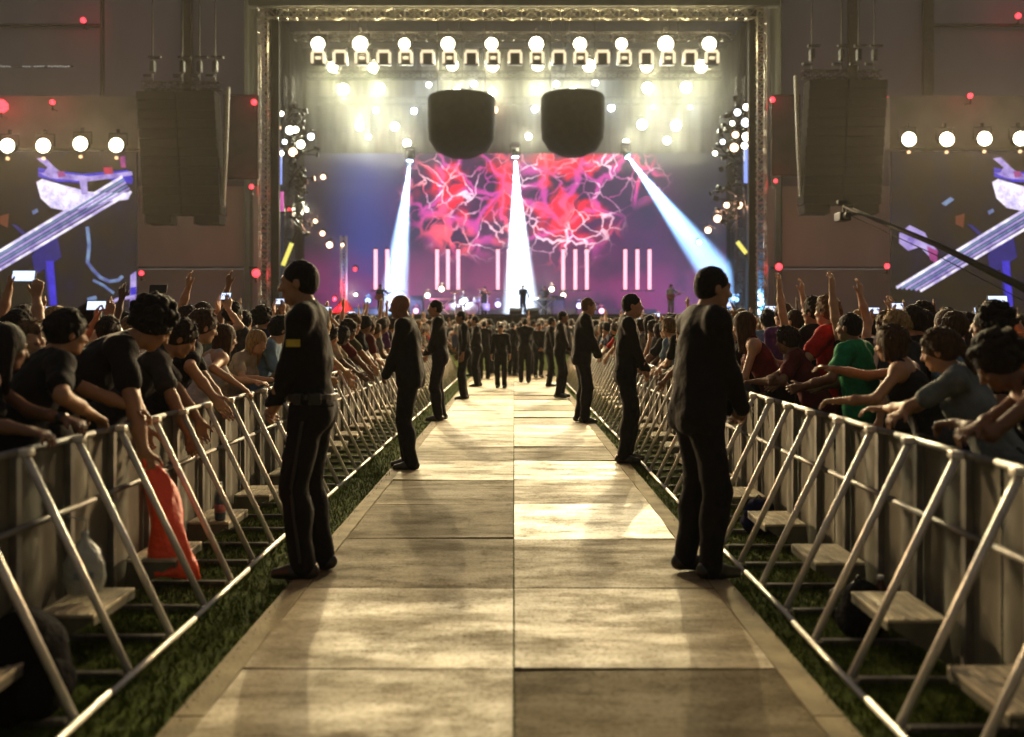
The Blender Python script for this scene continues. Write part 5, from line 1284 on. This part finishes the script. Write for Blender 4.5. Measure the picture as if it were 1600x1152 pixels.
# --- the rest of the crowd, beyond counting ------------------------
def mass():
    protos = []
    for v in (4, 5, 6, 8, 9, 7):
        tp = make_person(dict(VS[v][1], shoes=False), .036, False); V, Q, K = [], [], []; off = 0
        for (nm_, me, key) in tp['parts']:
            if nm_ == 'trousers': continue
            co = np.empty(len(me.vertices) * 3, np.float32); me.vertices.foreach_get('co', co); co = co.reshape(-1, 3)
            q = np.empty(len(me.polygons) * 4, np.int32); me.loops.foreach_get('vertex_index', q); q = q.reshape(-1, 4)
            keep = (co[q][:, :, 2].min(1) > .75); q = q[keep]; used, inv = np.unique(q, return_inverse=True); co = co[used]; q = inv.reshape(-1, 4)
            V.append(co); Q.append(q + off); off += len(co); K.append(np.full(len(q), ('skin', 'shirt', 'hair').index(key)))
            bpy.data.meshes.remove(me)
        protos.append((np.concatenate(V), np.concatenate(Q), np.concatenate(K)))
    pos = [(X, Y) for (s, X, Y, row) in leftover]
    for s in (-1, 1):
        Y = 22.3
        while Y < 48:
            X = 2.6 if Y < 29 else .35
            lim = min(.56 * Y, 26)
            while X < lim: pos.append((s * (X + random.uniform(-.2, .2)), Y + random.uniform(-.25, .25))); X += .72 if Y < 34 else .85
            Y += .85 if Y < 34 else 1.3
    V, Q, C, off = [], [], [], 0
    for (X, Y) in pos:
        v, q, k = protos[random.choices(range(6), [6, 6, .8, .5, 4, .8])[0]]; s_ = random.uniform(.86, .98); a = random.uniform(-.5, .5)
        if X * 0 == 0 and Y < 18: s_ = random.uniform(.85, .94)
        c, sn = math.cos(a), math.sin(a); vv = v * s_
        V.append(np.stack([vv[:, 0] * c - vv[:, 1] * sn + X, vv[:, 0] * sn + vv[:, 1] * c + Y, vv[:, 2] - .02], 1)); Q.append(q + off); off += len(v)
        pal = np.array([SK[random.choice(list(SK))], SH[random.choices(shn, [9, 5, 4, 4, 3, 2, 1, 1, 2, 3, .6, 2, 1.5])[0]], HR[random.choices(hrn, [5, 6, 5, 2.5, 2, .3])[0]]]); C.append(pal[k])
    V, Q, C = np.concatenate(V), np.concatenate(Q), np.concatenate(C)
    me = bpy.data.meshes.new('crowd'); me.vertices.add(len(V)); me.loops.add(Q.size); me.polygons.add(len(Q))
    me.vertices.foreach_set('co', V.astype(np.float32).ravel()); me.loops.foreach_set('vertex_index', Q.astype(np.int32).ravel())
    me.polygons.foreach_set('loop_start', np.arange(0, Q.size, 4, dtype=np.int32)); me.polygons.foreach_set('use_smooth', np.ones(len(Q), bool)); me.update(calc_edges=True)
    at = me.attributes.new('tint', 'FLOAT_COLOR', 'FACE'); at.data.foreach_set('color', np.concatenate([C, np.ones((len(C), 1))], 1).astype(np.float32).ravel())
    mt, nt, b = new_mat('crowd_tint'); n = nt.nodes.new('ShaderNodeAttribute'); n.attribute_name = 'tint'; nt.links.new(n.outputs['Color'], b.inputs['Base Color']); b.inputs['Roughness'].default_value = .7
    me.materials.append(mt); o = bpy.data.objects.new('crowd', me); COL.objects.link(o)
    tag(o, 'dense mass of small far-off concert-goers in front of the stage', 'crowd', kind='stuff'); print('MASS', len(pos), len(V))
mass()

# ================================================================== THINGS AT THE BARRIER
# red bag
def cloth_bag():
    top = Vector(bagp); bot = W(268, 900, 4.72); bot = Vector((-1.715, 4.90, .12))
    o = empty('red_bag', top, 0, 'limp bright red bag hanging from the hands of the bending person over the left barrier', 'bag')
    d = bot - top; n = 16; m = MB(); bm = m.bm; rings = []
    ax = Vector((.93, .30, .0)).normalized(); ay = d.normalized().cross(ax).normalized(); ax = ay.cross(d.normalized())
    for i in range(n + 1):
        t = i / n; wd = (.03 + .066 * min(1, t * 2.0) ** .8 + .012 * math.sin(t * 9)) * (1 if t < .97 else .9); th = .014 + .05 * math.sin(min(t * 1.15, 1) * math.pi * .8)
        c = d * t + Vector((.02 * math.sin(t * 5), .02 * math.sin(t * 4 + 1), 0)); ring = []
        for k in range(20):
            a = 2 * math.pi * k / 20; f = 1 + .10 * math.sin(a * 3 + t * 7) + .07 * math.sin(a * 5 - t * 11)
            p = c + ax * math.cos(a) * wd * f + ay * math.sin(a) * th * f
            if i == n: p += d.normalized() * (.05 * math.cos(a))
            ring.append(bm.verts.new(p))
        rings.append(ring)
    for a, b in zip(rings, rings[1:]):
        for k in range(20): bm.faces.new((a[k], a[(k + 1) % 20], b[(k + 1) % 20], b[k]))
    bm.faces.new(rings[-1]); bm.faces.new(rings[0][::-1])
    rm = mat('red_plastic', (.95, .085, .025), .5, 0, .12, 6, .9, 14); b_ = m.build('sack', rm, o, True)
    m = MB(); m.tube([(0, .02, -.02), (-.03, .05, .05), (-.02, .0, .07), (0, -.03, -.01)], [.012] * 4, 6); m.build('handle', rm, o, True)
cloth_bag()
# pale plastic bag standing on a step, tied at the top and hanging from the middle rail
p = Vector((-1.86, 4.10, .245)); o = empty('plastic_bag', p, R(20), 'pale see-through plastic bag tied up on the left barrier step', 'bag')
pm = mat('cloudy_plastic', (.34, .36, .33), .35, 0, .2, 9, .6, 20); 
m = MB(); m.lathe([(.03, .005), (.07, .02), (.085, .08), (.082, .14), (.062, .19), (.03, .225), (.012, .25), (.015, .275)], n=22)
for v in m.bm.verts:
    a = math.atan2(v.co.y, v.co.x); v.co *= 1 + .05 * math.sin(a * 5 + v.co.z * 30); v.co.y *= .6
m.build('sack', pm, o, True); m = MB(); m.tube([(0, 0, .27), (.01, 0, .33), (-.07, .01, .35)], .004, 5); m.build('string', pm, o)
m = MB(); m.box((0, -.049, .10), (.08, .004, .03), bev=.001); m.build('label', mat('blue_grey_print', (.12, .17, .2), .6), o)
# dark jackets and backpacks under the steps
M['dark_fabric'] = mat('dark_fabric', (.005, .0045, .005), .8, 0, .4, 12, .9, 18)
def backpack(loc, rz, label, col, sc=(.75, .75, .6)):
    o = empty('backpack', loc, rz, label, 'backpack'); o.scale = sc; mt = mat('bag_nylon', col, .9, 0, .2, 14, .9, 24, spec=.08)
    me = sdf_mesh('bag_body', [('e', (0, 0, .2), (.15, .11, .22), None, .03), ('e', (0, .02, .12), (.16, .13, .14), None, .04)], .011, mt, noise=.016, nscale=34); c = bpy.data.objects.new('bag_body', me); COL.objects.link(c); c.parent = o
    me = sdf_mesh('pocket', [('e', (0, -.10, .13), (.11, .05, .11), None, .02)], .01, mt, noise=.004); c = bpy.data.objects.new('pocket', me); COL.objects.link(c); c.parent = o
    for sx in (-.07, .07):
        m = MB(); m.tube([(sx, .08, .38), (sx * 1.3, .15, .3), (sx * 1.2, .14, .12), (sx, .1, .04)], .012, 6); m.build('strap', M['leather'], o, True)
    m = MB(); m.tube([(-.03, .02, .41), (0, .02, .45), (.03, .02, .41)], .008, 6); m.build('handle', M['leather'], o, True)
backpack((-1.80, 3.46, -.02), R(70), 'big soft black bag with straps lying under the nearest left barrier step', (.006, .006, .007), (1.25, 1.1, .95))
backpack((1.62, 4.42, -.02), R(35), 'black backpack on the grass under the right barrier between the second and third steps', (.012, .012, .015))
backpack((1.70, 6.55, -.02), R(10), 'navy backpack behind the right barrier struts beside the fourth step', (.008, .012, .05))
# bottles
def bottle(loc, label, col, tilt=0):
    o = empty('bottle', loc, 0, label, 'bottle'); o.rotation_euler = (tilt, 0, 0)
    m = MB(); m.lathe([(.028, 0), (.033, .01), (.033, .12), (.028, .15), (.013, .185), (.013, .2)], n=16); m.build('bottle_body', mat('bottle_plastic', col, .15, 0, .05, 5), o, True)
    m = MB(); m.lathe([(.016, .198), (.016, .215)], n=12); m.build('cap', mat('white_cap', (.6, .6, .6), .4), o)
    m = MB(); m.lathe([(.0338, .05), (.0338, .10)], n=16); m.build('label', mat('pink_label', (.5, .2, .2), .5), o, True)
bottle((-1.84, 5.92, .23), 'clear water bottle with a pink label on the left step beyond the red bag', (.25, .3, .33))
bottle((-1.80, 5.80, .23), 'small dark bottle beside the clear one on the left step', (.05, .08, .12))
bottle((1.79, 4.62, -.015), 'brown bottle standing at the foot of the right barrier tarp', (.10, .035, .02))
bottle((-1.86, 7.72, .23), 'blue bottle on a left barrier step just before the nearest guard', (.03, .06, .15))
o = empty('cup', (-1.83, 7.9, .23), 0, 'small white cup on a left barrier step behind the nearest guard', 'cup'); m = MB(); m.lathe([(.032, 0), (.045, .11)], n=16); m.build('cup_body', mat('white_cup', (.75, .75, .72), .4), o, True); m = MB(); m.lathe([(.047, .108), (.047, .114)], n=16); m.build('rim', mat('cup_rim', (.8, .8, .78), .4), o)
